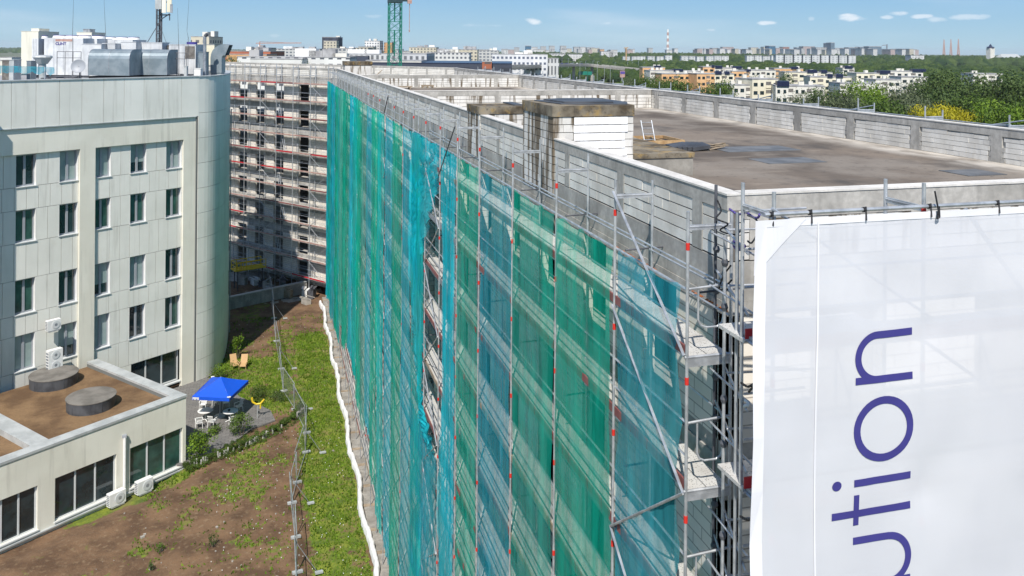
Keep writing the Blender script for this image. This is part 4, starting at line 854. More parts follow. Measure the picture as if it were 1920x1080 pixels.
c0 = at(384, 128, 74); e = empty('flue', (c0.x, c0.y, RZ), 'grey flue pipe with an angled dark mouth near the rounded corner', 'flue'); t0 = at(384, 68, 74); k = MB(); k.tube((c0.x, c0.y, RZ), t0, .14, 10); k.build('pipe', MAT['steel_dull'], e); k = MB(); k.tube(t0, at(389, 63.5, 74), .15, 10); k.build('mouth', MAT['steel_dark'], e)
e, a, u, n, w_, z0, z1 = rbox(371, 384, 98, 118, 74, 1, 'square_hood', 'zinc', 'small slanted grey hood left of the flue', 'hood', zb=RZ)
rbox(345, 350, 125, 143, 71.5, .3, 'vent_post', 'coping', 'short white vent post at the roof edge below the white rooftop unit', 'vent', zb=RZ); rbox(363, 376, 129, 137, 73, .6, 'pump_box', 'white', 'small white pump box near the roof edge', 'box', zb=RZ)
# antenna mast
b0 = at(298, 85, 78); bx, by = b0.x, b0.y; e = empty('antenna_mast', (bx, by, RZ), 'lattice antenna mast carrying pale cellular panels on the office roof', 'antenna mast')
k = MB(); zt = at(298, -14, 78).z
for (dx, dy) in ((.2, 0), (-.2, 0), (0, .25)): k.tube((bx+dx, by+dy, RZ), (bx+dx, by+dy, zt), .085, 6)
z = RZ
while z < zt-.4: k.tube((bx-.2, by, z), (bx+.2, by, z+.35), .04, 4); k.tube((bx+.2, by, z+.35), (bx-.2, by, z+.7), .04, 4); k.tube((bx, by+.25, z), (bx+.2, by, z+.35), .02, 4); z += .7
k.build('lattice', MAT['steel_dark'], e)
for (px, y0, y1, mt, w_) in ((297, -8, 17, 'coping', .26), (307.5, -14, 24, 'render', .17), (317.5, -10, 23, 'cream_wall', .2), (321.5, 8, 24, 'steel_dull', .1)):
    p = at(px, y1, 77.3); q = at(px, y0, 77.3); k = MB(); k.obox(((p.x+q.x)/2, (p.y+q.y)/2, (p.z+q.z)/2), (w_, 0, 0), (0, .12, 0), (0, 0, (q.z-p.z)/2)); k.build('antenna_panel', MAT[mt], e)
k = MB(); 
for y in (4, 28): p = at(298, y, 78); q = at(319, y, 77.4); k.tube((bx, by, p.z), q, .06, 5)
p = at(318, 26, 77.4); k.tube(p, p+Vector((0, 0, -.6)), .05, 5); k.tube((bx, by, p.z-.6), p, .05, 5); k.build('bracket', MAT['steel_dark'], e)
k = MB(); k.tube((bx, by, at(298, 43, 78).z), at(276, 80, 76), .035, 5); k.tube((bx, by, at(298, 43, 78).z), at(313, 83, 82), .015, 5); k.build('stay', MAT['steel_dark'], e)
for i, (p0, y0, p1, y1, d) in enumerate(((136, 65, 138, 0, 72), (199, 82, 195, -2, 70), (335, 80, 333, 15, 74), (353, 70, 350.5, 58, 72))):
    a = at(p0, y0, d); b = at(p1, y1, d); k = MB(); k.tube((a.x, a.y, RZ), a, .02, 5); k.tube(a, b, .018, 5, r2=.008)
    if i == 3: k.tube(b, at(354.5, -3, d), .014, 5, r2=.008)
    tag(k.build('lightning_rod', MAT['steel_dark']), ['thin lightning rod above the long chiller', 'thin lightning rod above the gap left of the ducts', 'thin lightning rod above the white rooftop unit', 'bent lightning rod right of the white rooftop unit'][i], 'lightning rod', 'lightning rods on the office roof')
def railing(px0, px1, y0, y1, d, lab, n_=3):
    e = None; a = at(px0, y1, d); b = at(px1, y1, d); zt = at(px0, y0, d).z; e = empty('railing', (a.x, a.y, RZ), lab, 'railing', 'roof railings')
    for i in range(n_+1): p = a.lerp(b, i/n_); k = MB(); k.tube((p.x, p.y, RZ), (p.x, p.y, zt), .025, 5); k.build('post', MAT['steel_dark'], e)
    for f in (0, .5): k = MB(); k.tube((a.x, a.y, zt-f), (b.x, b.y, zt-f), .022, 5); k.build('rail', MAT['steel_dark'], e)
railing(107, 152, 96.5, 120, 68, 'dark steel railing in front of the long chiller'); railing(313, 350, 99, 125, 72, 'dark steel railing in front of the white rooftop unit', 2)
k = MB(); a = at(-8, 131, 60.5); b = at(102, 134, 64)
n_ = 26
V = []; F = []
for i in range(n_+1):
    p = a.lerp(b, i/n_)
    for j in range(5): V.append((p.x+.05*fbm(i*.3, j), p.y+.1*fbm(i*.4, j, 3), p.z+.32-(j/4)*(.5+.22*fbm(i*.35, 7))-.0))
for i in range(n_):
    for j in range(4): q = i*5+j; F.append((q, q+5, q+6, q+1))
k.add(V, F); tag(k.build('tarpaulin', MAT['net_blue'], smooth=True), 'blue mesh sheeting stretched along a rail at the left edge of the office roof', 'sheeting')
for i, px in enumerate((25, 84)): a = at(px, 146, 60.6+px*.03); k = MB(); k.tube((a.x, a.y, RZ), (a.x, a.y, at(px, 126, 62).z), .03); tag(k.build('rail_post', MAT['steel']), ['steel rail post holding the blue sheeting near its left end', 'steel rail post holding the blue sheeting under the funnel vent'][i], 'post')
k = MB()
for i in range(26):
    px = random.choice([random.uniform(90, 150), random.uniform(320, 345), random.uniform(30, 90)]); p = at(px, 138, 60.5+px*.034+random.uniform(0, 5)); q = p+Vector((random.uniform(.4, 2), random.uniform(-.5, .5), 0)); zz = RZ+random.uniform(.1, .5); k.tube((p.x, p.y, zz), (q.x, q.y, zz), random.choice((.04, .07)), 6)
tag(k.build('pipework', MAT['steel_dark']), 'tangle of dark pipes lying low on the office roof between the machines', 'pipes')
k = MB(); roofp = [(x-.1, y) for x, y in cur]; k.prism([tuple(FO(-46, -.55, 0)[:2]), tuple(FO(-.2, -.55, 0)[:2])]+roofp[1:]+back, 25.105, 25.12); k.build('roof_covering', MAT['grey_roof'], off)

# ================================================================ LOW ANNEX
A0 = onz(348, 868, 0)
def FA(s, t, z): return Vector((A0.x+s*sin(AZC)+t*cos(AZC), A0.y+s*cos(AZC)-t*sin(AZC), z))
MAT['drum'] = mottled('drum_lid', (.13, .12, .105), (.20, .185, .165), 1.2, .9)
ann = empty('annex', (A0.x, A0.y, 0), 'low cream annex with a brown planted flat roof and long dark windows', 'building')
def ab(mb, s0, s1, t0, t1, z0, z1):
    P = [FA(u, t, z) for z in (z0, z1) for (u, t) in ((s0, t0), (s1, t0), (s1, t1), (s0, t1))]; mb.add(P, [tuple(reversed(f)) for f in MB.BF])
AW = [(-16.5, -13.0), (-12.6, -9.68), (-8.69, -4.89), (-3.99, -.24)]; DEP = -11.2
wl = MB(); e = -26
for a, b in AW: ab(wl, e, a, -.3, 0, -1, 2.48); e = b
ab(wl, e, 0, -.3, 0, -1, 2.48); ab(wl, -26, 0, -.3, -.001, 2.481, 4.45); 
for a, b in AW: ab(wl, a, b, -.3, -.001, -1, -.07)
ab(wl, -.3, 0, DEP, -.301, -1, 4.45); wl.build('wall', MAT['render'], ann)
ro = MB(); ab(ro, -26, .0, DEP, -.31, 3.9, 4.22); ro.build('planted_roof', MAT['roof_soil'], ann)
cp = MB(); ab(cp, -26, .04, -.75, .05, 4.452, 4.60); ab(cp, -.75, .04, DEP, -.751, 4.452, 4.60); ab(cp, -9.75, -8.7, DEP, -.751, 4.22, 4.60)
cp.build('coping', MAT['coping'], ann)
inn = MB(); ab(inn, -26, -.75, -.75, -.72, 4.2, 4.451); ab(inn, -.75, -.72, DEP, -.8, 4.2, 4.451); inn.build('upstand', MAT['joint'], ann)
lg = MB(); ab(lg, -26, .05, 0, .16, -.32, -.24); lg.build('ledge', MAT['coping'], ann)
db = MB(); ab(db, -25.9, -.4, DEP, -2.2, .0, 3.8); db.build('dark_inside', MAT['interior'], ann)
for wi, (a, b) in enumerate(AW):
    f = MB(); z0, z1 = -.07, 2.48; n_ = 3 if wi else 3; T0, T1 = -.24, -.14
    for i in range(n_+1): u = a+(b-a-.09)*i/n_; ab(f, u, u+.09, T0, T1, z0+.07, z1-.07)
    ab(f, a, b, T0, T1, z0, z0+.069); ab(f, a, b, T0, T1, z1-.069, z1); fo = f.build('window', MAT['frame_white'], ann); s_ = MB(); ab(s_, a-.05, b+.05, -.14, .09, z0-.07, z0-.002); s_.build('sill', MAT['frame_white'], fo)
    for i in range(n_): u = a+(b-a-.09)*i/n_+.09; g = MB(); ab(g, u, a+(b-a-.09)*(i+1)/n_, T0+.03, T0+.04, z0+.07, z1-.07); g.build('pane', MAT['glass'] if wi < 3 else MAT['glass_green'], fo)
dp = MB(); p = FA(-4.42, .12, 0); dp.tube((p.x, p.y, -.4), (p.x, p.y, 3.4), .09, 10); dp.build('downpipe', MAT['white'], ann); dp = MB(); p = FA(-4.42, .1, 3.45); dp.obox(p, (.13, 0, 0), (0, .1, 0), (0, 0, .08)); dp.build('rainwater_head', MAT['frame_grey'], ann)
for i, (px, py, r, lab) in enumerate(((101, 700, 1.55, 'farther'), (171, 742, 1.5, 'nearer'))):
    c = onz(px, py, 4.95); e = empty('roof_drum', (c.x, c.y, 4.22), lab+' of the two round grey drums on the planted annex roof', 'roof drum', 'round drums on the annex roof')
    k = MB(); k.lathe((c.x, c.y, 4.221), [(r*.98, 0), (r, .7)], 40); k.build('drum_wall', MAT['bitumen'], e); k = MB(); k.lathe((c.x, c.y, 4.922), [(r+.03, 0), (r+.03, .05), (r*.9, .07)], 40); k.build('lid', MAT['drum'], e)
    for j in range(5): a = 2*pi*j/5+.3; f = MB(); f.tube((c.x+r*1.0*cos(a), c.y+r*sin(a), 4.23), (c.x+r*1.0*cos(a), c.y+r*sin(a), 4.9), .012, 4); f.build('seam', MAT['steel_dark'], e)
def ac(c, u, w_, h, dpth, lab, fans=1, vertical=False):
    n = Vector((u.y, -u.x, 0)); e = empty('air_conditioner', c, lab, 'air conditioner', 'white outdoor air conditioners'); k = MB(); k.obox(c, u*w_/2, n*dpth/2, (0, 0, h/2)); k.build('casing', MAT['white'], e)
    for i in range(fans):
        q = c+n*(dpth/2+.004)+Vector((0, 0, (i-(fans-1)/2)*h/fans))+u*w_*(.12 if fans == 1 else 0); R = n.to_track_quat('Z', 'Y').to_matrix(); r = min(w_*.33, h/fans*.4)
        f = MB(); f.lathe(q, [(r, 0), (r, .02), (r*.85, .025)], 18, R); f.build('fan_ring', MAT['frame_white'], e); f = MB(); f.lathe(q+n*.006, [(r*.82, 0), (r*.3, .022), (.02, .024)], 18, R); f.build('fan_grille', MAT['steel_dull'], e)
    f = MB()
    for i in range(6): q = c-u*(w_/2+.004)+Vector((0, 0, (i-2.5)*h/7)); f.obox(q, u*.006, n*dpth*.4, (0, 0, h/24))
    f.build('side_louvre', MAT['steel_dull'], e)
    f = MB(); f.obox(c+Vector((0, 0, -h/2-.05)), u*w_*.4, n*dpth*.6, (0, 0, .04)); f.build('bracket', MAT['steel'], e); return e
uC = Vector((sin(AZC), cos(AZC), 0))
ac(FA(-5.15, .45, .0), uC, 1.05, .78, .40, 'white air conditioner under the middle annex window, left of the downpipe'); ac(FA(-3.3, .45, .0), uC, 1.05, .78, .40, 'white air conditioner under the right annex window, right of the downpipe')
ac(FO(-11.85, .35, 8.0), uC, .95, .72, .35, 'small white air conditioner fixed high beside the office window'); ac(FO(-11.85, .55, 5.55), uC, 1.0, 1.45, .42, 'tall two fan white air conditioner at the edge of the annex roof', fans=2)
for i, (s, z, mt, lab) in enumerate(((-5.6, .45, 'leaf_lime', 'green ball lying behind the middle annex window'), (-6.9, .25, 'blue_cloth', 'blue bundle lying behind the middle annex window'))): pass
# parcels on the sill seen through glass are left to the dark reflections

# ================================================================ TERRACE
def grassiness(x, y):
    g = 0.0
    g = max(g, sm(x, 1.6+.6*fbm(x*.3, y*.15), 2.6)*sm(5.6-x, 0, .3)*sm(88+1.5*fbm(x, 2)-y, 0, 4)*(.75+.25*sm(y, 44, 52)))     # strip along the scaffold
    g = max(g, sm(y, 66, 70)*sm(84-y+fbm(x, y)*2, 0, 5)*sm(x, -6, -4)*sm(2.5-x, -1.5, 1.5)*.85)                      # lawn around the deck chairs
    g = max(g, .6*math.exp(-((x+.9)/.5)**2)*sm(y, 58, 59.5)*sm(64-y, 0, 3)+.5*math.exp(-((x-.6)**2+(y-60)**2)/3))
    s_ = (Vector((x, y, 0))-A0).dot(uC); t_ = (Vector((x, y, 0))-A0).dot(Vector((cos(AZC), -sin(AZC), 0)))
    g = max(g, .95*sm(t_, -.3, .1)*sm(2.0-t_+.7*fbm(x, y), 0, 1.6)*sm(s_, -9.5, -6.5)*sm(1.5-s_, 0, 1)*1.1)
    g = g*(.62+.38*sm(fbm(x*.5, y*.45, 12), -.35, .0)); g = max(g, .50*sm(fbm(x*.30, y*.22, 5), .10, .42)); g = max(g, .35*sm(fbm(x*1.1, y*.7, 8), .22, .45)); g = max(g, .45*math.exp(-((x-.3)**2/2.0+(y-49.5)**2/4)), .4*math.exp(-((x+.9)**2+(y-52)**2)/.8)); return g
def patio_in(x, y):
    P = PATIO; c = False; n = len(P)
    for i in range(n):
        a, b = P[i], P[(i+1) % n]
        if (a[1] > y) != (b[1] > y) and x < (b[0]-a[0])*(y-a[1])/(b[1]-a[1])+a[0]: c = not c
    return c
PATIO = [tuple(FA(-.6, -.2, 0)[:2]), tuple(FA(-.1, .4, 0)[:2]), (-3.6, 62.2), (-2.2, 63.6), (-1.2, 65.3), (.45, 66.3), (.1, 68.2), (-1.0, 69.8), (-2.3, 71.5), (-3.7, 75.2), (-5.3, 76.5), tuple(FO(-6, .02, 0)[:2])]
nx, ny = 150, 330; x0, x1, y0, y1 = -28., 6.05, 30., 108.
V = []; Fz = []; ga = []
for j in range(ny+1):
    y = y0+(y1-y0)*j/ny
    for i in range(nx+1):
        x = x0+(x1-x0)*(i/nx)**.75; t_ = (Vector((x, y, 0))-A0).dot(Vector((cos(AZC), -sin(AZC), 0))); s_ = (Vector((x, y, 0))-A0).dot(uC)
        z = -.5*(1-sm(t_, .5, 3.2))*sm(-s_+1.5, 0, 3.5)+.10*fbm(x*.3, y*.3)+.03*fbm(x*1.7, y*1.7)
        if x > 4.9: z = z*.3-.02
        V.append((x, y, z-.03)); ga.append(grassiness(x, y))
for j in range(ny):
    for i in range(nx): a = j*(nx+1)+i; Fz.append((a, a+1, a+nx+2, a+nx+1))
me = bpy.data.meshes.new('terrace_soil'); me.from_pydata(V, [], Fz); me.materials.append(MAT['soil']); q = me.attributes.new('grass', 'FLOAT', 'POINT'); q.data.foreach_set('value', ga); me.polygons.foreach_set('use_smooth', [True]*len(me.polygons))
o = bpy.data.objects.new('terrace_soil', me); COL.objects.link(o); tag(o, kind='structure')
def gz(x, y):
    t_ = (Vector((x, y, 0))-A0).dot(Vector((cos(AZC), -sin(AZC), 0))); s_ = (Vector((x, y, 0))-A0).dot(uC)
    return -.5*(1-sm(t_, .5, 3.2))*sm(-s_+1.5, 0, 3.5)+.10*fbm(x*.3, y*.3)+.03*fbm(x*1.7, y*1.7)-.03
k = MB(); k.prism(PATIO, -.05, .10); tag(k.build('patio_paving', MAT['paver'], uvfn='box'), kind='structure')
k = MB(); k.box(5.62, 7.0, 12, 98, -.2, .03); tag(k.build('concrete_strip', MAT['concrete_dark']), kind='structure')
for i in range(22):
    y = 42+i*2.6+random.uniform(-.2, .2); k = MB(); k.box(5.6, 6.95, y, y+.22, .03, .09)
    if y > 45: tag(k.build('cross_board', MAT['wood_old']), 'timber board across the concrete strip, %s from the bottom of the picture' % ORD[i-1], 'board', 'boards under the scaffold')
# grass as tufts
tuft = MB(); rn = random.Random(3); cnt = 0
while cnt < 26000:
    x, y = rn.uniform(-7.5, 5.3), rn.uniform(43, 92)
    if rn.random() > max(0, grassiness(x, y)+.5*fbm(x*1.3, y*1.3))**1.5: cnt += .15; continue
    if patio_in(x, y): continue
    cnt += 1; z = gz(x, y); h = rn.uniform(.05, .16)*(1+(y-45)/90); a = rn.uniform(0, pi); w_ = rn.uniform(.03, .08); dx, dy = cos(a)*w_, sin(a)*w_; lx, ly = rn.uniform(-.06, .06), rn.uniform(-.06, .06)
    tuft.add([(x-dx, y-dy, z), (x+dx, y+dy, z), (x+lx, y+ly, z+h)], [(0, 1, 2)])
tag(tuft.build('grass', MAT['leaf_lime']), 'short bright grass and weeds on the brown terrace soil', 'grass', kind='stuff')
fl = MB()
for i in range(170):
    x, y = rn.uniform(-3, 5), rn.uniform(44, 66); 
    if rn.random() < .7 and grassiness(x, y) < .3: continue
    z = gz(x, y)+.1; fl.obox((x, y, z), (.018, 0, 0), (0, .018, 0), (0, 0, .015))
tag(fl.build('wild_flowers', MAT['white']), 'tiny white wild flowers scattered over the terrace', 'flowers', kind='stuff')
st_ = MB()
for i in range(380):
    x, y = rn.uniform(-9, 5.2), rn.uniform(43, 92)
    if patio_in(x, y) or rn.random() < grassiness(x, y): continue
    r = rn.uniform(.015, .05)*(1 if rn.random() < .95 else 2.5); a = rn.uniform(0, 3); st_.obox((x, y, gz(x, y)+r*.4), (r*cos(a), r*sin(a), 0), (-r*.7*sin(a), r*.7*cos(a), 0), (0, 0, r*.6))
tag(st_.build('stones', MAT['gravel']), 'small pale stones and crumbs of rubble strewn over the brown soil', 'stones', kind='stuff')
def leafmass(c, rx, ry, rz, n, size, seed, squash=1.0, lumps=7, mb=None, dens=.55):
    rnd = random.Random(seed); k = mb or MB(); c = Vector(c)
    L = [(Vector((rnd.uniform(-.55, .55)*rx, rnd.uniform(-.55, .55)*ry, rnd.uniform(-.5, .6)*rz)), rnd.uniform(.38, .62)) for _ in range(lumps)]
    for i in range(n):
        lc, lr = L[rnd.randrange(lumps)]; d = Vector((rnd.gauss(0, 1), rnd.gauss(0, 1), rnd.gauss(0, 1))).normalized(); rr = lr*rnd.uniform(dens, 1.0)
        p = c+lc+Vector((d.x*rx*rr, d.y*ry*rr, d.z*rz*rr)); nn = (d+Vector((rnd.gauss(0, .5), rnd.gauss(0, .5), rnd.gauss(0, .5)+.3))).normalized(); u = nn.orthogonal().normalized(); v = nn.cross(u); a = rnd.uniform(0, 6.28); u, v = u*cos(a)+v*sin(a), v*cos(a)-u*sin(a); s = size*rnd.uniform(.6, 1.4)
        k.add([p-u*s*.6, p-v*s*.4, p+u*s*.6, p+v*s*.4], [(0, 1, 2, 3)])
    return k
def bush(px, py, h, r, mat, lab, n=900, size=.09, cat='bush', seed=0, cone=False):
    p = onz(px, py, 0); e = empty('bush', (p.x, p.y, gz(p.x, p.y)), lab, cat)
    k = leafmass((p.x, p.y, h*.55), r, r, h*.5, n, size, seed, lumps=9); k.build('foliage', MAT[mat], e)
    k = MB()
    for i in range(4): a = i*1.6+seed; k.tube((p.x+.05*cos(a), p.y+.05*sin(a), -.1), (p.x+r*.4*cos(a), p.y+r*.4*sin(a), h*.6), .03, 5, r2=.012)
    k.build('stem', MAT['bark'], e)
bush(375, 862, 2.0, 1.15, 'leaf_lime', 'yellow green shrub beside the corner of the annex', 1500, .10, seed=11)
bush(453, 818, 1.9, .95, 'leaf', 'fresh green shrub in front of the right patio table', 1300, .09, seed=12)
bush(420, 706, 1.1, 1.3, 'leaf_lime', 'low lime green shrub at the foot of the rounded wall behind the parasol', 900, .09, seed=13)
bush(446, 672, 2.1, .55, 'leaf_lime', 'narrow bright green shrub behind the two deck chairs', 800, .09, seed=14)
bush(405, 712, .8, .7, 'leaf', 'small green plant against the rounded wall', 500, .08, seed=15)
bush(492, 745, .9, 1.1, 'leaf', 'low green shrub right of the yellow chair', 900, .08, seed=16); bush(520, 752, .8, .9, 'leaf_dark', 'dark green low shrub at the right end of the patio', 700, .08, seed=17); bush(405, 815, .6, .8, 'leaf', 'flat green shrub between the two patio shrubs', 600, .08, seed=18)
bush(300, 1035, .55, .3, 'leaf', 'small weed clump left of the fence in the foreground soil', 160, .06, 'weed', 19); bush(400, 1024, .7, .35, 'leaf', 'taller weed clump on the bare soil near the bottom', 220, .06, 'weed', 20); bush(285, 1068, .4, .25, 'leaf_dark', 'smallest weed clump at the bottom edge of the picture', 120, .06, 'weed', 21)
# picket edging with planting
hp = [onz(x, y, 0) for x, y in ((352, 878), (385, 868), (420, 855), (455, 840), (490, 825), (520, 810), (550, 792), (565, 775), (575, 768))]
e = empty('edging_fence', hp[0], 'low irregular fence of short grey slats overgrown along the patio bed', 'fence'); k = MB(); hm = MB(); rr = random.Random(5)
for a, b in zip(hp[:-1], hp[1:]):
    d = b-a; n_ = max(2, int(d.length/.14))
    for i in range(n_):
        p = a.lerp(b, i/n_); h = rr.uniform(.32, .5)
        if rr.random() < .5: k.obox((p.x, p.y, h/2), (.045, rr.uniform(-.01, .01), 0), (0, .012, 0), (rr.uniform(-.02, .02), 0, h/2))
k.build('slats', MAT['concrete'], e)
bed = MB()
for i, (a, b) in enumerate(zip(hp[:-1], hp[1:])):
    for f in (.0, .35, .7):
        p = a.lerp(b, f); bed = leafmass((p.x-.15, p.y+.2, .24), .5, .4, .32, 420, .07, 50+i*3+int(f*9), mb=bed, lumps=4); bed = leafmass((p.x+.1, p.y-.2, .12), .35, .25, .2, 120, .06, 90+i, mb=bed, lumps=4)
tag(bed.build('hedge', MAT['leaf']), 'loose low hedge growing along the slatted edging of the patio', 'hedge')
# ---- parasol, tables, chairs
pc = [onz(x, y, 2.45) for x, y in ((360, 743), (430, 746), (466, 713), (398, 706))]
pb = onz(412, 781, .1); e = empty('parasol', pb, 'square bright blue parasol over the patio tables', 'parasol'); ctr = sum(pc, Vector())/4; apex = Vector((ctr.x, ctr.y, 3.25)); k = MB()
V = []; F = []; N = 10
for q in range(4):
    a, b = pc[q], pc[(q+1) % 4]; b0 = len(V)
    for i in range(N+1):
        for j in range(N+1):
            f = i/N; g = j/N; e0 = a.lerp(b, g); p = apex.lerp(e0, f); p.z -= .06*sin(pi*g)*f*f+.05*sin(pi*f); V.append(p)
    for i in range(N):
        for j in range(N): r = b0+i*(N+1)+j; F.append((r, r+N+1, r+N+2, r+1))
k.add(V, F); k.build('canopy', MAT['blue_cloth'], e, smooth=True); k = MB()
for q in range(4):
    a, b = pc[q], pc[(q+1) % 4]; k.add([a+Vector((0, 0, -.02)), b+Vector((0, 0, -.02)), b-Vector((0, 0, .26)), a-Vector((0, 0, .26))], [(0, 1, 2, 3)])
k.build('valance', MAT['blue_cloth'], e); k = MB(); k.tube(pb, apex, .035, 8); k.build('pole', MAT['coping'], e); k = MB(); k.lathe(pb, [(.42, 0), (.40, .08), (.06, .14)], 20); k.build('base', MAT['coping'], e)
for a in pc: k = MB(); k.tube(apex-Vector((0, 0, .1)), a-Vector((0, 0, .04)), .018, 5); k.build('rib', MAT['steel'], e)
uu = (pc[1]-pc[0]).normalized(); text_mesh('PEPSI', .22, pc[0]+uu*.05+Vector((0, 0, -.22))+uu.cross(Vector((0, 0, 1)))*.02, uu, 'white', 'lettering', e, bold=.012)
for a in (pc[1], pc[3]): k = MB(); q = a.lerp(ctr, .05); k.obox((q.x, q.y, q.z+.03), (.12, 0, 0), (0, .1, 0), (0, 0, .012)); k.build('corner_patch', MAT['white'], e)
def round_table(px, py, lab):
    p = onz(px, py, .1); e = empty('patio_table', p, lab, 'table', 'white patio tables'); k = MB(); k.lathe((p.x, p.y, .1+.70), [(.52, 0), (.56, .02), (.56, .045), (.5, .05)], 28); k.build('tabletop', MAT['white'], e); k = MB(); k.tube((p.x, p.y, .14), (p.x, p.y, .8), .05, 8); k.build('column', MAT['white'], e)
    for i in range(4): a = i*pi/2+.4; k = MB(); k.tube((p.x, p.y, .22), (p.x+.38*cos(a), p.y+.38*sin(a), .12), .03, 6); k.build('leg', MAT['white'], e)
    return p
round_table(385, 788, 'left round white table under the blue parasol'); tp = round_table(432, 789, 'right round white table under the blue parasol, a dark thing on it'); k = MB(); k.lathe((tp.x-.1, tp.y, .855), [(.07, 0), (.09, .1), (.05, .12)], 10); tag(k.build('ashtray', MAT['black']), 'small dark pot on the right patio table', 'pot')
def chair(loc, rz, lab, mat='white', group='white plastic chairs on the patio'):
    e = empty('patio_chair', loc, lab, 'chair', group); R = Matrix.Rotation(rz, 3, 'Z'); T_ = lambda x, y, z: loc+R @ Vector((x, y, z))
    k = MB(); k.obox(T_(0, 0, .43), R @ Vector((.23, 0, 0)), R @ Vector((0, .22, .01)), (0, 0, .015)); k.build('seat', MAT[mat], e)
    k = MB(); 
    for i in range(5): x = -.17+.085*i; k.obox(T_(x, -.25, .66), R @ Vector((.026, 0, 0)), R @ Vector((0, -.006, 0)), R @ Vector((0, -.05, .2)))
    k.obox(T_(0, -.31, .86), R @ Vector((.23, 0, 0)), R @ Vector((0, .015, 0)), (0, 0, .03)); k.build('backrest', MAT[mat], e)
    for (x, y) in ((-.22, .2), (.22, .2), (-.22, -.22), (.22, -.22)): k = MB(); k.tube(T_(x*1.1, y*1.15, 0), T_(x, y, .43 if y < 0 else .64), .022, 6); k.build('leg', MAT[mat], e)
    for x in (-.25, .25): k = MB(); k.obox(T_(x, -.03, .65), R @ Vector((.03, 0, 0)), R @ Vector((0, .25, 0)), (0, 0, .012)); k.build('armrest', MAT[mat], e)
for (px, py, rz, lab) in ((373, 802, .15, 'white chair nearest the annex, in front of the left table'), (398, 800, -.5, 'white chair in front of the left table, right hand one'), (437, 799, .3, 'white chair in front of the right table'), (381, 768, pi-.2, 'white chair behind the left table'), (424, 765, pi, 'white chair behind the right table, in the parasol shade'), (447, 772, 2.2, 'white chair right of the right table'), (405, 762, 3.4, 'white chair in the deepest shade under the parasol')):
    chair(onz(px, py, .1), rz, lab)
def deckchair(px, py, rz, lab):
    p = onz(px, py, 0); R = Matrix.Rotation(rz, 3, 'Z'); T_ = lambda x, y, z: p+R @ Vector((x, y, z)); e = empty('deck_chair', p, lab, 'deck chair', 'wooden deck chairs'); k = MB(); k.obox(T_(0, .05, .36), R @ Vector((.28, 0, 0)), R @ Vector((0, .28, -.06)), (0, 0, .02)); k.build('seat', MAT['rattan'], e)
    k = MB(); k.obox(T_(0, -.38, .72), R @ Vector((.28, 0, 0)), R @ Vector((0, .02, 0)), R @ Vector((0, -.16, .36))); k.build('backrest', MAT['rattan'], e)
    for x in (-.29, .29):
        for y in (-.25, .3): k = MB(); k.tube(T_(x, y, 0), T_(x, y, .5), .025, 5); k.build('leg', MAT['wood'], e)
        k = MB(); k.obox(T_(x, .0, .52), R @ Vector((.03, 0, 0)), R @ Vector((0, .33, 0)), (0, 0, .015)); k.build('armrest', MAT['wood'], e)
deckchair(440, 690, pi+.35, 'left wooden deck chair on the lawn beside the rounded wall'); deckchair(456, 691, pi-.2, 'right wooden deck chair on the lawn beside the rounded wall')
p = onz(483, 785, .05); e = empty('spinning_toy', p, 'yellow curved metal stand at the edge of the patio', 'garden stand'); k = MB(); k.tube(p, p+Vector((0, 0, 1.0)), .03); k.build('post', MAT['coping'], e)
k = MB(); q = p+Vector((0, 0, 1.0)); k.path([q+Vector((-.42, 0, .62)), q+Vector((-.38, 0, .3)), q+Vector((-.1, 0, .1)), q+Vector((.2, 0, .12)), q+Vector((.42, 0, .35)), q+Vector((.45, 0, .42))], .07); k.tube(q+Vector((.2, 0, .1)), q+Vector((.2, 0, -.25)), .06); k.build('arms', MAT['yellow'], e)
k = MB(); p = onz(98, 0, 0)
# ---- site fence
fp = [(503, 528), (507, 552), (513, 598), (517, 640), (526, 692), (531, 735), (552, 768), (574, 812), (573, 850), (556, 905), (546, 945), (553, 1010), (556, 1075), (560, 1180)]
FP = [onz(x, y, 0) for x, y in fp]
for i, (a, b) in enumerate(zip(FP[:-1], FP[1:])):
    e = empty('fence_panel', (a.x, a.y, 0), 'wire mesh fence panel on the terrace, %s from the far wall' % ORD[i], 'fence panel', 'temporary wire fence panels'); lean = Vector((-.12+.12*(i % 2), 0, 0)); h = Vector((0, 0, 2.0))+lean; d = (b-a); d.normalize(); a2, b2 = a+d*.05, b-d*.05
    k = MB(); z = Vector((0, 0, .12)); k.path([a2+z, a2+h, b2+h, b2+z, a2+z], .024, 6); k.build('frame', MAT['steel'], e); k = MB(); k.add([a2+z, b2+z, b2+h, a2+h], [(0, 1, 2, 3)]); k.build('mesh_infill', MAT['wire'], e)
    k = MB(); k.obox((a.x+.05, a.y, gz(a.x, a.y)+.09), (.27, .04, 0), (-.02, .09, 0), (0, 0, .06)); tag(k.build('concrete_foot', MAT['coping']), 'pale concrete foot under the wire fence, %s from the far wall' % ORD[i], 'fence foot', 'concrete feet of the wire fence')
    if i % 2 == 0: k = MB(); k.tube(a2+h*.9, a2+Vector((1.1, -.3, .05)), .018, 5); k.build('stay', MAT['steel_dull'], e); k = MB(); k.obox(a2+Vector((1.15, -.3, .09)), (.2, .03, 0), (-.02, .09, 0), (0, 0, .05)); tag(k.build('ballast_block', MAT['coping']), 'pale ballast block right of the wire fence, stay %s from the far wall' % ORD[i], 'ballast block', 'ballast blocks of the wire fence')
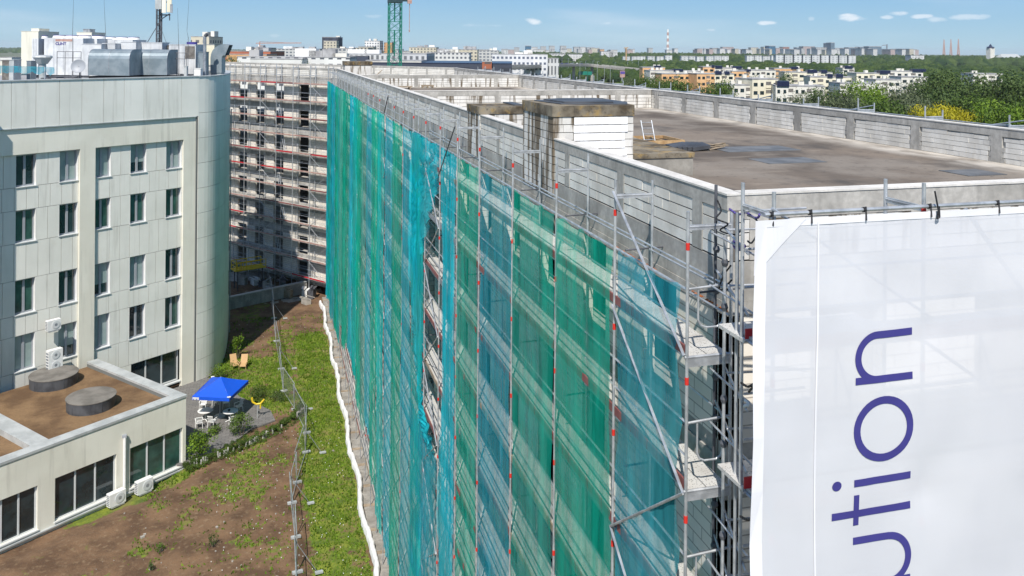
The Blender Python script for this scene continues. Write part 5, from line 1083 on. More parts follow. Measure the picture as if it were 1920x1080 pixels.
# ---- white upstand along the scaffold
V = []; F = []; y = 43.; j = 0; prof = [(-.16, .0), (-.13, .30), (-.05, .42), (.08, .40), (.14, .25), (.16, .02)]
while y < 95.5:
    cx = 5.52+.13*sin(y*.7)+.10*fbm(y*.6, 1)-.15*sm(y, 88, 96); w_ = 1+.35*fbm(y*1.3, 4)
    for (a, z) in prof: V.append((cx+a*w_+.03*fbm(y*3, z*5), y, z*(1+.4*fbm(y*1.1, 8))))
    y += .28; j += 1
for r in range(j-1):
    for i in range(5): a = r*6+i; F.append((a, a+6, a+7, a+1))
k = MB(); k.add(V, F); tag(k.build('white_foil_edge', MAT['white_cloth'], smooth=True), 'white crumpled foil upstand running along the foot of the scaffold', 'foil upstand')
# ---- far end: retaining wall, rubble, lift
R0, R1 = Vector((-5.2, 95.4, 0)), Vector((4.0, 100.4, 0)); d = (R1-R0).normalized(); n = Vector((d.y, -d.x, 0)); e = empty('retaining_wall', R0, 'low concrete wall closing the terrace in front of the far wing', 'wall'); c = (R0+R1)/2
k = MB(); k.obox((c.x, c.y, .5), d*(R1-R0).length/2, n*.14, (0, 0, .75)); k.build('wall', MAT['concrete'], e); k = MB(); k.obox((c.x, c.y, 1.3), d*(R1-R0).length/2, n*.22, (0, 0, .05)); k.build('coping', MAT['coping'], e)
yl = at(455, 493, 98); e = empty('loading_platform', (yl.x, yl.y, -.1), 'yellow steel platform cage at the foot of the far scaffold', 'platform'); zz = at(455, 508, 98).z; u_ = Vector((.93, .36, 0)).normalized(); v_ = Vector((-.36, .93, 0)).normalized(); b = at(441, 508, 98)
k = MB(); c = b+u_*1.7+v_*.5; k.obox((c.x, c.y, zz), u_*1.8, v_*.8, (0, 0, .06)); k.build('deck', MAT['yellow'], e); k = MB()
for h in (.45, .95): 
    for (p, q) in ((b-v_*.3, b+u_*3.5-v_*.3), (b-v_*.3, b+v_*1.3), (b+v_*1.3, b+u_*3.5+v_*1.3)): k.tube((p.x, p.y, zz+h), (q.x, q.y, zz+h), .05, 6)
for s in (0, .6, 1.75, 3.5): 
    for t_ in (-.3, 1.3): p = b+u_*s+v_*t_; k.tube((p.x, p.y, zz), (p.x, p.y, zz+.95), .05, 6)
k.build('railing', MAT['yellow'], e); k = MB(); p = b-v_*.32; 
for s in (.15, .45, .85, 1.2): q = p+u_*s; k.tube((q.x, q.y, zz), (q.x, q.y, zz+.95), .04, 5)
k.build('gate', MAT['yellow'], e); k = MB(); 
for s in (.3, 3.2):
    for t_ in (0, 1.1): p = b+u_*s+v_*t_; k.tube((p.x, p.y, -.1), (p.x, p.y, zz), .06, 6)
k.build('leg', MAT['steel_dark'], e)
k = MB(); k.box(-9, 6.5, 96.5, 112, -.6, -.08); tag(k.build('rubble_ground', MAT['gravel']), kind='structure')
rr = random.Random(8)
for i in range(12):
    s = 1+i*1.2+rr.uniform(-.2, .2); p = WG(s, rr.uniform(1.4, 3.4), 0); k = MB(); h = rr.uniform(.4, 1.6); a = rr.uniform(0, 3); k.obox((p.x, p.y, h/2), (.5*cos(a), .5*sin(a), 0), (-.3*sin(a), .3*cos(a), 0), (0, 0, h/2)); 
    for q in range(3): k.obox((p.x+rr.uniform(-.4, .4), p.y, h+.06+q*.1), (.6*cos(a+.1*q), .6*sin(a), 0), (-.1, .1, 0), (0, 0, .04))
    tag(k.build('material_stack', MAT[rr.choice(['wood_old', 'gravel', 'white_cloth', 'steel_dark', 'concrete'])]), 'stack of building material by the far scaffold, %s from the nets' % ORD[i], 'materials', 'material stacks behind the low wall')
for i in range(5):
    p = onz(590-8*i, 548-5*i, 0); k = MB(); a = .4*i
    for q in range(3): k.obox((p.x, p.y, .06+.08*q), (.8*cos(a), .8*sin(a), 0), (-.12*sin(a), .12*cos(a), 0), (0, 0, .035)); a += .25
    tag(k.build('loose_boards', MAT['wood_old']), 'loose boards on the soil by the end of the low wall, %s from the nets' % ORD[i], 'boards', 'loose boards by the low wall')
# ================================================================ CITY AND WOODS
GZ = -4.0
k = MB(); R_ = 14000
k.add([(-R_, -2000, GZ), (R_, -2000, GZ), (R_, R_, GZ), (-R_, R_, GZ)], [(0, 1, 2, 3)]); tag(k.build('ground', MAT['ground']), kind='structure')
k = MB(); k.box(-40, 6.9, 25, 95, GZ, -.65); tag(k.build('terrace_podium', MAT['concrete_dark']), kind='structure')
def gd(py): return (CAM_H-GZ)*1600/(py-93)           # distance at which the ground shows at that height
def city(px0, px1, ytop, d, depth, mat, lab, cat='building', group=None, yaw=0.0, name='city_building', bits=0, roof='grey_roof', zb=GZ, rows=None):
    a = at(px0, ytop, d); b = at(px1, ytop, d); u = b-a; u.z = 0; w_ = u.length; u.normalize(); c = (a+b)/2; u = Matrix.Rotation(yaw, 3, 'Z') @ u; n = Vector((u.y, -u.x, 0)); zt = a.z
    e = empty(name, (c.x, c.y, zb), lab, cat, group); k = MB()
    cc = c-n*depth/2; k.obox((cc.x, cc.y, (zt+zb)/2), u*w_/2, n*depth/2, (0, 0, (zt-zb)/2)); k.build('wall', CM.get(mat) or MAT[mat], e, uvfn='box')
    h = max(.3, d*.0006); k = MB(); k.obox((cc.x, cc.y, zt+h/2+.01), u*(w_/2+h*.3), n*(depth/2+h*.3), (0, 0, h/2)); k.build('roof', MAT[roof], e)
    rnd = random.Random(int(px0*7+ytop*3))
    for i in range(bits):
        f = rnd.uniform(-.42, .42); s = rnd.uniform(.03, .09)*w_+.5; hh = rnd.uniform(1.2, 3.0)*max(1, d/900); p = cc+u*w_*f; k = MB(); k.obox((p.x, p.y, zt+h+hh/2), u*min(s, 6), n*min(3, depth*.3), (0, 0, hh/2)); k.build('roof_block', MAT[rnd.choice(['pale_wall', 'white', 'grey_roof'])], e)
    return e, c, u, n, w_, zt
# -- left middle distance
city(446, 655, 107, 300, 18, 'white', 'long white terrace of flats just over the far wing', yaw=.05, bits=5)
city(470, 566, 111, 290, 12, 'white', 'lower white block in front of the long white terrace', yaw=.05)
city(560, 765, 101, 420, 60, 'slats', 'grey office block with fine vertical slats, left of the crane', bits=2, yaw=-.03)
city(604, 648, 103, 415, 10, 'dark', 'dark glazed entrance part in the slatted office block'); city(655, 690, 105, 416, 10, 'dark', 'second dark glazed part in the slatted office block')
city(715, 800, 101, 380, 40, 'slats', 'grey flat block right behind the green crane'); city(678, 960, 118, 330, 60, 'dark', 'long low dark roofed hall beyond the unfinished building', roof='solar'); city(904, 922, 116, 325, 5, 'brick', 'small red sign box on the end of the dark hall')
city(686, 790, 114, 332, 20, 'pale_wall', 'pale strip of low roofs behind the dark hall')
city(403, 507, 96, 480, 30, 'brick', 'brick red stepped flats right of the rooftop equipment', bits=3); city(425, 500, 102, 470, 20, 'orange', 'lower orange wing of the brick red flats')
city(358, 392, 69, 420, 20, 'cream', 'cream tower with dark windows behind the flue pipe', bits=2); city(340, 402, 84, 410, 15, 'cream_wall', 'cream base block under the cream tower')
city(470, 505, 90, 700, 20, 'cream', 'cream flats with a crane beside them on the left skyline', bits=2); city(508, 600, 92, 900, 30, 'tower', 'row of grey and cream houses left of the dark tower', bits=6)
city(604, 634, 70, 950, 25, 'dark', 'tall dark tower with a cream lower block on the left skyline', bits=1); city(607, 631, 77, 930, 12, 'cream', 'cream slab in front of the tall dark tower')
city(615, 660, 91, 800, 30, 'tower', 'grey block beside the foot of the dark tower', bits=2); city(665, 690, 90, 820, 30, 'cream', 'cream block left of the round topped towers'); city(684, 712, 77, 980, 25, 'white', 'white tower with a stepped top left of the crane', bits=2); city(672, 700, 88, 960, 20, 'cream', 'cream block below the stepped white tower')
city(720, 735, 80, 1000, 20, 'orange', 'narrow tan tower touching the left edge of the crane')
city(767, 818, 89, 900, 30, 'cream', 'cream flats with balconies right of the crane', bits=3); city(755, 770, 97, 850, 20, 'tower', 'grey low flats just right of the crane')
city(800, 880, 99, 620, 30, 'white', 'white stepped flats right of the crane', bits=6); city(830, 895, 93, 760, 30, 'cream', 'long pale flats behind the white stepped flats', bits=4); city(895, 935, 95, 900, 30, 'tower', 'grey flats between the pale flats and the white office', bits=2)
city(923, 1027, 102, 640, 40, 'office', 'white office slab with rows of dark windows right of the dark hall', bits=3); city(1027, 1048, 110, 650, 25, 'slats', 'low grey annex of the white office slab')
city(0, 22, 108, 500, 20, 'white', 'pale low building among trees at the left edge'); city(0, 40, 114, 260, 20, 'pale_wall', 'long pale low hall at the left edge behind the blue sheeting')
# -- skyline
sk = random.Random(21)
spec = [(985, 996, 86, 'blue'), (996, 1008, 88, 'white'), (1014, 1024, 87, 'tower'), (1030, 1040, 86, 'tower'), (1051, 1062, 86, 'tower'), (1056, 1072, 91, 'cream'), (1076, 1087, 88, 'tower'), (1088, 1098, 88, 'white'), (1100, 1115, 89, 'tower'), (1108, 1124, 90, 'cream'), (1125, 1133, 92, 'orange'), (964, 974, 89, 'tower'), (940, 952, 92, 'tower'), (1175, 1190, 92, 'tower'), (1216, 1224, 90, 'tower'),
        (1313, 1330, 91, 'tower'), (1336, 1347, 90, 'tower'), (1350, 1362, 91, 'white'), (1355, 1376, 88, 'pink'), (1378, 1392, 92, 'white'), (1408, 1422, 89, 'cream'), (1432, 1442, 88, 'cream'), (1442, 1454, 86, 'blue'), (1455, 1468, 90, 'pink'), (1468, 1480, 88, 'brick'), (1480, 1494, 92, 'white'), (1494, 1506, 89, 'glassy'), (1506, 1528, 87, 'pink'), (1530, 1550, 89, 'tower'), (1551, 1558, 81, 'glassy'), (1558, 1565, 80, 'glassy'), (1566, 1585, 90, 'tower'), (1591, 1608, 89, 'glassy'), (1612, 1622, 88, 'glassy'), (1629, 1653, 87, 'glassy'), (1660, 1672, 92, 'cream'), (1700, 1716, 92.5, 'white')]
for i, (a, b, y, mt) in enumerate(spec):
    place = 'between the crane and the striped chimney' if a < 1240 else ('right of the striped chimney' if a < 1480 else 'left of the red pylons')
    city(a, b, y+.6, sk.uniform(3600, 5200), 60, mt, '%s skyline block %s, %s from the left' % ({'blue': 'blue glass', 'white': 'white', 'tower': 'grey', 'cream': 'cream', 'orange': 'orange', 'pink': 'pink', 'brick': 'brown', 'glassy': 'dark glass'}[mt], place, ORD[[s for s in spec if (s[0] < 1240) == (a < 1240) and ((s[0] < 1480) == (a < 1480))].index((a, b, y, mt))]), group='skyline blocks')
SB = sorted((sk.choice([sk.uniform(930, 1240), sk.uniform(1300, 1720), sk.uniform(420, 920), sk.uniform(1240, 1740)]), sk.uniform(91.5, 94.5), sk.uniform(4, 14), sk.uniform(2600, 4200), sk.choice(['white', 'tower', 'cream', 'white', 'pink', 'white'])) for _ in range(80)); SN = {}
for (px, y, w_, d, mt) in SB:
    zone = 'left of the green crane' if px < 728 else ('between the crane and the white office slab' if px < 925 else ('between the office slab and the striped chimney' if px < 1252 else ('just right of the striped chimney' if px < 1420 else ('in the middle of the right horizon' if px < 1580 else 'near the red pylons')))); key = (zone, mt); SN[key] = SN.get(key, -1)+1
    city(px, px+w_, y, d, 50, mt, 'low far %s building %s, %s' % ({'white': 'white', 'tower': 'grey', 'cream': 'cream', 'pink': 'pinkish'}[mt], zone, ORD[SN[key]]), group='small skyline buildings')
# rows of white houses in the woods
for i in range(26):
    px = 1168+i*15.5+sk.uniform(-2, 2); y = 105.5+sk.uniform(-1.2, 1.2)
    if px > 1550 or i in (6, 13, 14, 19): continue
    city(px, px+13, y, 1500+sk.uniform(-50, 50), 14, 'row', 'white terraced house in the far woods, %s of the row from the left' % ORD[min(i, 27)], 'house', 'white terraced houses in the woods', name='terraced_house')
for i in range(9):
    px = 1455+i*17; city(px, px+14, 103.5+.15*i, 1320, 14, 'row', 'taller white terraced house in the right hand far row, %s from its left end' % ORD[i], 'house', 'taller white terraced houses in the woods', name='terraced_house')
for (a, b, y) in ((1127, 1150, 97), (1142, 1158, 98.5), (1030, 1060, 101), (1060, 1092, 102), (1708, 1733, 104), (1096, 1112, 105)): city(a, b, y, 1700, 25, 'white', 'white low building at the edge of the woods, %s' % {1127: 'tall one left of the chimney', 1142: 'lower one left of the chimney', 1030: 'right of the office slab', 1060: 'behind the road bridge', 1708: 'under the red pylons', 1096: 'near the road bridge lamps'}[a])
# striped chimney
c = at(1252, 95, 4600); zt = at(1252, 55, 4600).z; e = empty('chimney', (c.x, c.y, GZ), 'tall red and white striped power station chimney on the horizon', 'chimney'); H_ = zt-GZ; z0 = GZ
for i in range(9):
    z1 = GZ+H_*(i+1)/9; r = 8-3.5*i/9; k = MB(); k.tube((c.x, c.y, z0), (c.x, c.y, z1), r, 12, r2=r-.39); k.build('band', MAT['toe_pink'] if i % 2 else MAT['white'], e); z0 = z1
# cable bridge pylons
for i, (px, y0) in enumerate(((1770, 74), (1783, 73.5), (1797, 73))):
    a = at(px, y0, 3200); b = at(px, 101, 3200); e = empty('bridge_pylon', (b.x, b.y, GZ), ['left', 'middle', 'right'][i]+' of the three slim red bridge pylons on the horizon', 'pylon', 'red bridge pylons'); k = MB(); k.tube((b.x-6, b.y, GZ), (a.x, a.y, a.z), 2.6, 6, r2=1.6); k.tube((b.x+6, b.y, GZ), (a.x, a.y, a.z), 2.6, 6, r2=1.6); k.build('mast', MAT['toe_pink'], e)
# church
c = at(1857, 95, 1900); zt = at(1857, 90, 1900).z; e = empty('church', (c.x, c.y, GZ), 'white church tower with a dark pointed top among trees on the right horizon', 'church'); k = MB(); k.box(c.x-6, c.x+6, c.y-6, c.y+6, GZ, zt); k.build('tower', MAT['pale_wall'], e); k = MB(); k.lathe((c.x, c.y, zt), [(8, 0), (7, 2.5), (3, 4), (2.5, 6), (.3, 9)], 8); k.build('spire', MAT['solar'], e)
c = at(1890, 94, 1900); k = MB(); k.obox((c.x, c.y, 8), (26, 0, 0), (0, 9, 0), (0, 0, 12)); P = [(c.x-26, c.y-9, 20), (c.x+26, c.y-9, 20), (c.x+26, c.y+9, 20), (c.x-26, c.y+9, 20), (c.x-20, c.y, 27), (c.x+26, c.y, 27)]; k.add(P, [(0, 1, 5, 4), (2, 3, 4, 5), (1, 2, 5), (3, 0, 4)]); tag(k.build('church_hall', MAT['coping']), 'grey roofed hall right of the church tower on the right horizon', 'building')
# ---- green tower crane, behind the building
cx, cy = 26.3, 190; e = empty('tower_crane', (cx, cy, GZ), 'green lattice tower crane rising behind the unfinished building', 'crane'); z = GZ; hw = 1.32; k = MB(); k2 = MB()
for (a, b) in ((-1, -1), (1, -1), (1, 1), (-1, 1)): k.tube((cx+a*hw, cy+b*hw, GZ), (cx+a*hw, cy+b*hw, 38.4), .13, 6)
i = 0
while z < 38:
    h = 1.9; cs = [(-1, -1), (1, -1), (1, 1), (-1, 1)]
    for q in range(4):
        a, b = cs[q], cs[(q+1) % 4]; k.tube((cx+a[0]*hw, cy+a[1]*hw, z), (cx+b[0]*hw, cy+b[1]*hw, z), .05, 4)
        m_ = ((a[0]+b[0])/2, (a[1]+b[1])/2); k.tube((cx+a[0]*hw, cy+a[1]*hw, z), (cx+m_[0]*hw, cy+m_[1]*hw, z+h/2), .055, 4); k.tube((cx+m_[0]*hw, cy+m_[1]*hw, z+h/2), (cx+a[0]*hw, cy+a[1]*hw, z+h), .055, 4)
        k.tube((cx+b[0]*hw, cy+b[1]*hw, z), (cx+m_[0]*hw, cy+m_[1]*hw, z+h/2), .055, 4); k.tube((cx+m_[0]*hw, cy+m_[1]*hw, z+h/2), (cx+b[0]*hw, cy+b[1]*hw, z+h), .055, 4)
    k.tube((cx-.1, cy-.2, z), (cx-.1, cy-.2, z+h), .16, 5) if i % 4 < 3 else None; z += h; i += 1
k.build('mast', MAT['crane_green'], e); k = MB(); k.box(cx-1.5, cx+1.5, cy-1.5, cy+1.5, 38.2, 39.4); k.box(cx+1.6, cx+3.2, cy-1, cy+1, 38.6, 41); k.build('slewing_cab', MAT['crane_dark'], e)
k = MB(); jd = Vector((.30, .954, 0)) if False else Vector((.75, -.66, 0)).normalized(); jl = 24; pz = 41.5
for s in range(jl):
    p = Vector((cx, cy, pz))+jd*s*1.0; q = p+jd
    for o_ in (-.6, .6): nn = Vector((jd.y, -jd.x, 0))*o_; k.tube(p+nn, q+nn, .07, 4); k.tube(p+nn, (p+q)/2+Vector((0, 0, 1.2)), .04, 4); k.tube((p+q)/2+Vector((0, 0, 1.2)), q+nn, .04, 4)
k.tube(Vector((cx, cy, pz+1.2)), Vector((cx, cy, pz+1.2))+jd*jl, .08, 4); k.tube((cx, cy, 39), (cx, cy, 48), .5, 4); k.build('jib', MAT['crane_green'], e)
h0 = at(768, 2, 183); k = MB(); k.tube((h0.x, h0.y, pz), h0, .04, 4); k.obox(h0, (.45, 0, 0), (0, .3, 0), (0, 0, .55)); h1 = at(767.5, 58, 183); k.tube(h0, h1, .07, 5); k.obox(h1, (.1, 0, 0), (0, .1, 0), (0, 0, .25)); k.build('hook_block', MAT['toe_pink'], e)
def far_crane(px, y0, y1, j0, j1, yj, d, mt, lab):
    b = at(px, y1, d); t = at(px, y0, d); e = empty('tower_crane', (b.x, b.y, GZ), lab, 'crane', 'distant tower cranes'); k = MB(); r = d*.0009; k.tube((b.x, b.y, GZ), t, r, 4); k.build('mast', MAT[mt], e); k = MB(); k.tube(at(j0, yj, d), at(j1, yj-.5, d), r*.8, 4); k.tube(t, at(j1, yj, d), r*.25, 3); k.build('jib', MAT[mt], e)
far_crane(487, 78, 100, 480, 565, 81, 520, 'toe_pink', 'pinkish tower crane on the left skyline above the brick red flats'); far_crane(1174, 89, 100, 1170, 1178, 90, 1500, 'wood', 'orange tower crane at the wood edge right of the skyline towers'); far_crane(1663, 83, 96, 1654, 1664, 85, 4000, 'steel_dull', 'thin grey crane on the horizon left of the red pylons')
# ---- elevated road
e = empty('viaduct', at(1060, 128, 900), 'concrete road viaduct curving between the city and the housing estate', 'bridge'); pts = [at(930, 127, 560), at(1000, 123, 640), (at(1060, 121, 760)), at(1110, 122, 820), at(1200, 131, 780), at(1260, 138, 740)]; k = MB(); rail = MB()
Q = []
for i in range(len(pts)-1):
    p_ = [pts[max(0, i-1)], pts[i], pts[i+1], pts[min(len(pts)-1, i+2)]]
    for f in range(6): t = f/6; Q.append(.5*((2*p_[1])+(p_[2]-p_[0])*t+(2*p_[0]-5*p_[1]+4*p_[2]-p_[3])*t*t+(3*p_[1]-p_[0]-3*p_[2]+p_[3])*t**3))
Q.append(pts[-1])
for a, b in zip(Q[:-1], Q[1:]):
    d = (b-a); l = d.length; d.normalize(); n = Vector((d.y, -d.x, 0)).normalized(); c = (a+b)/2; k.obox(c-Vector((0, 0, .9)), d*l/2*1.02, n*6, (0, 0, .8)); rail.obox(c+n*5.8+Vector((0, 0, .5)), d*l/2*1.02, n*.1, (0, 0, .5)); rail.obox(c-n*5.8+Vector((0, 0, .5)), d*l/2*1.02, n*.1, (0, 0, .5))
k.build('deck', MAT['concrete_dark'], e); rail.build('railing', MAT['leaf_grey'] if False else MAT['concrete'], e)
for i in range(2, len(Q), 4): p = Q[i]; k = MB(); k.tube((p.x, p.y, GZ), (p.x, p.y, p.z-1.7), 1.4, 8); k.build('pier', MAT['concrete'], e)
k = MB(); k.add([at(1040, 137, 1100), at(1200, 140, 1000), at(1240, 150, 850), at(1010, 160, 650)], [(0, 1, 2, 3)])
V = [(p.x, p.y, GZ+.03) for p in (at(1060, 133, 1230), at(1110, 133, 1230), at(1190, 150, 880), at(1040, 150, 880))]; k = MB(); k.add(V, [(0, 1, 2, 3)]); tag(k.build('road', MAT['asphalt']), kind='structure')
V = [(p.x, p.y, GZ+.03) for p in (at(1000, 140, 1050), at(1060, 137, 1100), at(1150, 155, 800), at(1060, 158, 760))]; k = MB(); k.add(V, [(0, 1, 2, 3)]); tag(k.build('slip_road', MAT['asphalt']), kind='structure')
for (px, py, w_, lab) in ((1093, 137, 9, 'left green direction sign over the motorway'), (1106, 137.5, 4, 'small green direction sign over the motorway, right one')):
    p = at(px, py, 800); k = MB(); k.obox(p, (w_/2, 0, 0), (0, .2, 0), (0, 0, 1.7)); k.tube((p.x-w_/2, p.y+.3, GZ), (p.x-w_/2, p.y+.3, p.z), .2, 5); tag(k.build('direction_sign', MAT['crane_green']), lab, 'sign')
p = at(1167, 139, 600); e = empty('billboard', (p.x, p.y, GZ), 'pink and violet billboard on a post beside the motorway', 'billboard'); k = MB(); k.obox(p, (1.8, 0, 0), (0, .4, 0), (0, 0, 2.3)); k.build('panel', MAT['toe_pink'], e); k = MB(); k.obox(p+Vector((0, -.42, 1.0)), (1.7, 0, 0), (0, .05, 0), (0, 0, .9)); k.build('poster', MAT['purple'], e); k = MB(); k.tube((p.x, p.y, GZ), p, .4, 6); k.build('post', MAT['steel_dull'], e)
for i in range(22):
    px = 1000+i*11+sk.uniform(-2, 2); d = sk.uniform(620, 1100); b = at(px, 100, d); k = MB(); zt = GZ+sk.uniform(11, 15)+(8 if i < 12 else 5); k.tube((b.x, b.y, GZ), (b.x, b.y, zt), .16, 5); k.tube((b.x, b.y, zt), (b.x+1.6, b.y, zt+.3), .1, 4); tag(k.build('street_lamp', MAT['steel']), 'thin grey street lamp along the motorway, %s from the left' % ORD[i], 'street lamp', 'street lamps along the motorway')
CARC = ['white', 'steel_dark', 'red', 'blue_logo', 'steel_dull']
for i in range(26):
    if i < 10: q = Q[8+i]; p = Vector((q.x+sk.uniform(-2, 2), q.y, q.z-.1)); mt = sk.choice(CARC)
    else: q = at(sk.uniform(1060, 1160), sk.uniform(138, 150), 900); dd = gd(sk.uniform(139, 150)); q = at(sk.uniform(1050, 1170), 120, dd); p = Vector((q.x, q.y, GZ+.05)); mt = sk.choice(CARC)
    k = MB(); a = sk.uniform(-.3, .9); R = Matrix.Rotation(-a, 3, 'Z'); k.obox(p+Vector((0, 0, .65)), R @ Vector((.9, 0, 0)), R @ Vector((0, 2.2, 0)), (0, 0, .35)); k.obox(p+Vector((0, 0, 1.2)), R @ Vector((.75, 0, 0)), R @ Vector((0, 1.2, 0)), (0, 0, .25))
    for sx in (-.8, .8):
        for sy in (-1.4, 1.4): w = R @ Vector((sx, sy, .33)); k.lathe(p+w, [(.33, -.1), (.33, .1)], 8, R @ Matrix.Rotation(pi/2, 3, 'Y'))
    tag(k.build('car', MAT[mt]), ('small distant car on the viaduct, %s from the left' % ORD[i]) if i < 10 else 'small distant car on the motorway below the viaduct', 'car', 'cars on the %s' % ('viaduct' if i < 10 else 'motorway'))
# ---- housing estate: stepped flats with balconies, navy panels and chimneys
def flats(px0, px1, ytop, d, floors, mat, lab, yaw=0., cols=5, navy=None, depth=12, detail=True):
    a = at(px0, ytop, d); b = at(px1, ytop, d); u = b-a; u.z = 0; w_ = u.length; u.normalize(); u = Matrix.Rotation(yaw, 3, 'Z') @ u; n = Vector((u.y, -u.x, 0)); c = (a+b)/2; zt = a.z; e = empty('block_of_flats', (c.x, c.y, GZ), lab, 'flats', 'flats of the housing estate')
    cc = c-n*depth/2; k = MB(); k.obox((cc.x, cc.y, (zt+GZ)/2), u*w_/2, n*depth/2, (0, 0, (zt-GZ)/2)); k.build('wall', MAT[mat], e)
    k = MB(); k.obox((cc.x, cc.y, zt+.2), u*(w_/2+.1), n*(depth/2+.1), (0, 0, .2)); k.build('roof', MAT['grey_roof'], e); rnd = random.Random(int(px0+d)); fh = 2.9; cw = w_/cols
    for f in range(floors):
        z = zt-1.75-f*fh
        if z < GZ+1: break
        for i in range(cols):
            s = -w_/2+(i+.5)*cw; p = c+u*s+n*.03; ww = cw*rnd.choice([.22, .3, .3]); k = MB()
            if (i+int(px0)) % 3 == 0: k.obox((p.x+n.x*.02, p.y+n.y*.02, z), u*cw*.4, n*.05, (0, 0, 1.0)); wv = k.build('loggia', MAT['mortar'], e); k = MB(); q = p+n*.12; k.obox((q.x, q.y, z-.75), u*cw*.42, n*.08, (0, 0, .5)); k.build('balcony', MAT[mat], wv)
            else: k.obox((p.x, p.y, z), u*ww, n*.04, (0, 0, .62)); k.build('window', MAT['glass'], e)
    for (s0, s1, zh) in (navy or ()): p = c+u*(s0+s1)/2*w_-n*1.5; k = MB(); zh *= .5; k.obox((p.x, p.y, zt+zh/2), u*(s1-s0)*w_*.42, n*2, (0, 0, zh/2)); k.build('navy_stairhead', MAT['solar'], e)
    for i in range(max(2, cols//2)): p = cc+u*rnd.uniform(-.45, .45)*w_+n*rnd.uniform(-3, 3); k = MB(); k.obox((p.x, p.y, zt+.9), u*.7, n*.5, (0, 0, .7)); k.build('chimney_stack', MAT['pale_wall'], e)
    return e
FL = [(1205, 1247, 127, 470, 4, 'orange_wall', 'orange flats at the left end of the estate', 0, 4, [(.0, .35, 2.5)]), (1218, 1290, 133, 440, 3, 'pale_wall', 'pale flats in front of the left orange flats', .1, 6, [(.1, .4, 2.2)]), (1240, 1306, 139, 410, 4, 'orange_wall', 'orange flats with a white stair strip behind green trees', .1, 6, None), (1290, 1320, 134, 450, 3, 'pale_wall', 'small pale flats between two orange blocks', 0, 3, None),
      (1318, 1340, 126, 480, 4, 'orange_wall', 'narrow orange tower of flats', 0, 2, [(.2, .5, 2.5)]), (1340, 1392, 128, 490, 3, 'pale_wall', 'pale flats with navy stairheads behind the orange block', -.05, 5, [(-.5, -.2, 3), (.1, .5, 2.6)]), (1306, 1341, 139, 400, 5, 'orange_wall', 'orange flats with open loggias above the parapet', .15, 4, None), (1340, 1376, 139, 405, 4, 'cream_wall', 'cream flats joined to the orange loggia flats', -.1, 3, [(-.5, -.1, 2.8), (.0, .3, 2.8)]),
      (1372, 1405, 134, 430, 3, 'orange_wall', 'small orange flats behind the loggia flats', 0, 3, [(.3, .6, 2.4)]), (1398, 1455, 132, 450, 3, 'pale_wall', 'pale flats in the middle of the estate', .05, 6, None), (1452, 1506, 129, 500, 3, 'orange_wall', 'orange flats at the back of the estate', 0, 5, [(.05, .35, 2.5)]), (1472, 1560, 136, 430, 3, 'cream_wall', 'long cream flats behind the curved block', -.05, 7, [(-.05, .2, 3), (.25, .4, 3)]),
      (1520, 1596, 145, 370, 3, 'cream_wall', 'cream flats with dark stairheads right of the curved block', -.1, 6, [(-.1, .05, 3), (.1, .3, 3)]), (1362, 1410, 160, 300, 4, 'pale_wall', 'nearest pale flats at the left foot of the cream block', .1, 4, None), (1408, 1462, 149, 300, 6, 'cream_wall', 'tall cream block with rows of small windows nearest the parapet', .25, 4, None), (1456, 1544, 162, 290, 4, 'pale_wall', 'long pale flats right of the tall cream block', -.15, 8, [(-.5, -.2, 3.6)]),
      (1575, 1650, 157, 330, 3, 'pale_wall', 'pale flats half hidden behind the light green tree', .0, 6, None), (1606, 1665, 138, 430, 3, 'cream_wall', 'cream flats on the right with navy stairheads', .0, 5, [(.2, .6, 3.4)]), (1655, 1730, 134, 470, 4, 'pale_wall', 'pale flats at the right end before the tall trees', -.05, 6, [(.2, .6, 3)]), (1640, 1690, 150, 360, 3, 'pale_wall', 'low pale flats with solar roofs right of the light green tree', .1, 4, None), (1690, 1740, 145, 380, 3, 'pale_wall', 'pale stepped flats at the left edge of the tall trees', .0, 4, None), (1825, 1880, 139, 420, 4, 'pale_wall', 'white flats glimpsed between the tall trees on the right', .0, 4, None), (1580, 1602, 128, 520, 3, 'pale_wall', 'small white flats with a dark panel behind a round dark tree', 0, 2, [(-.4, .4, 3)])]
for f in FL: flats(f[0], f[1], f[2], f[3], f[4], f[5], f[6], yaw=f[7], cols=f[8], navy=f[9])

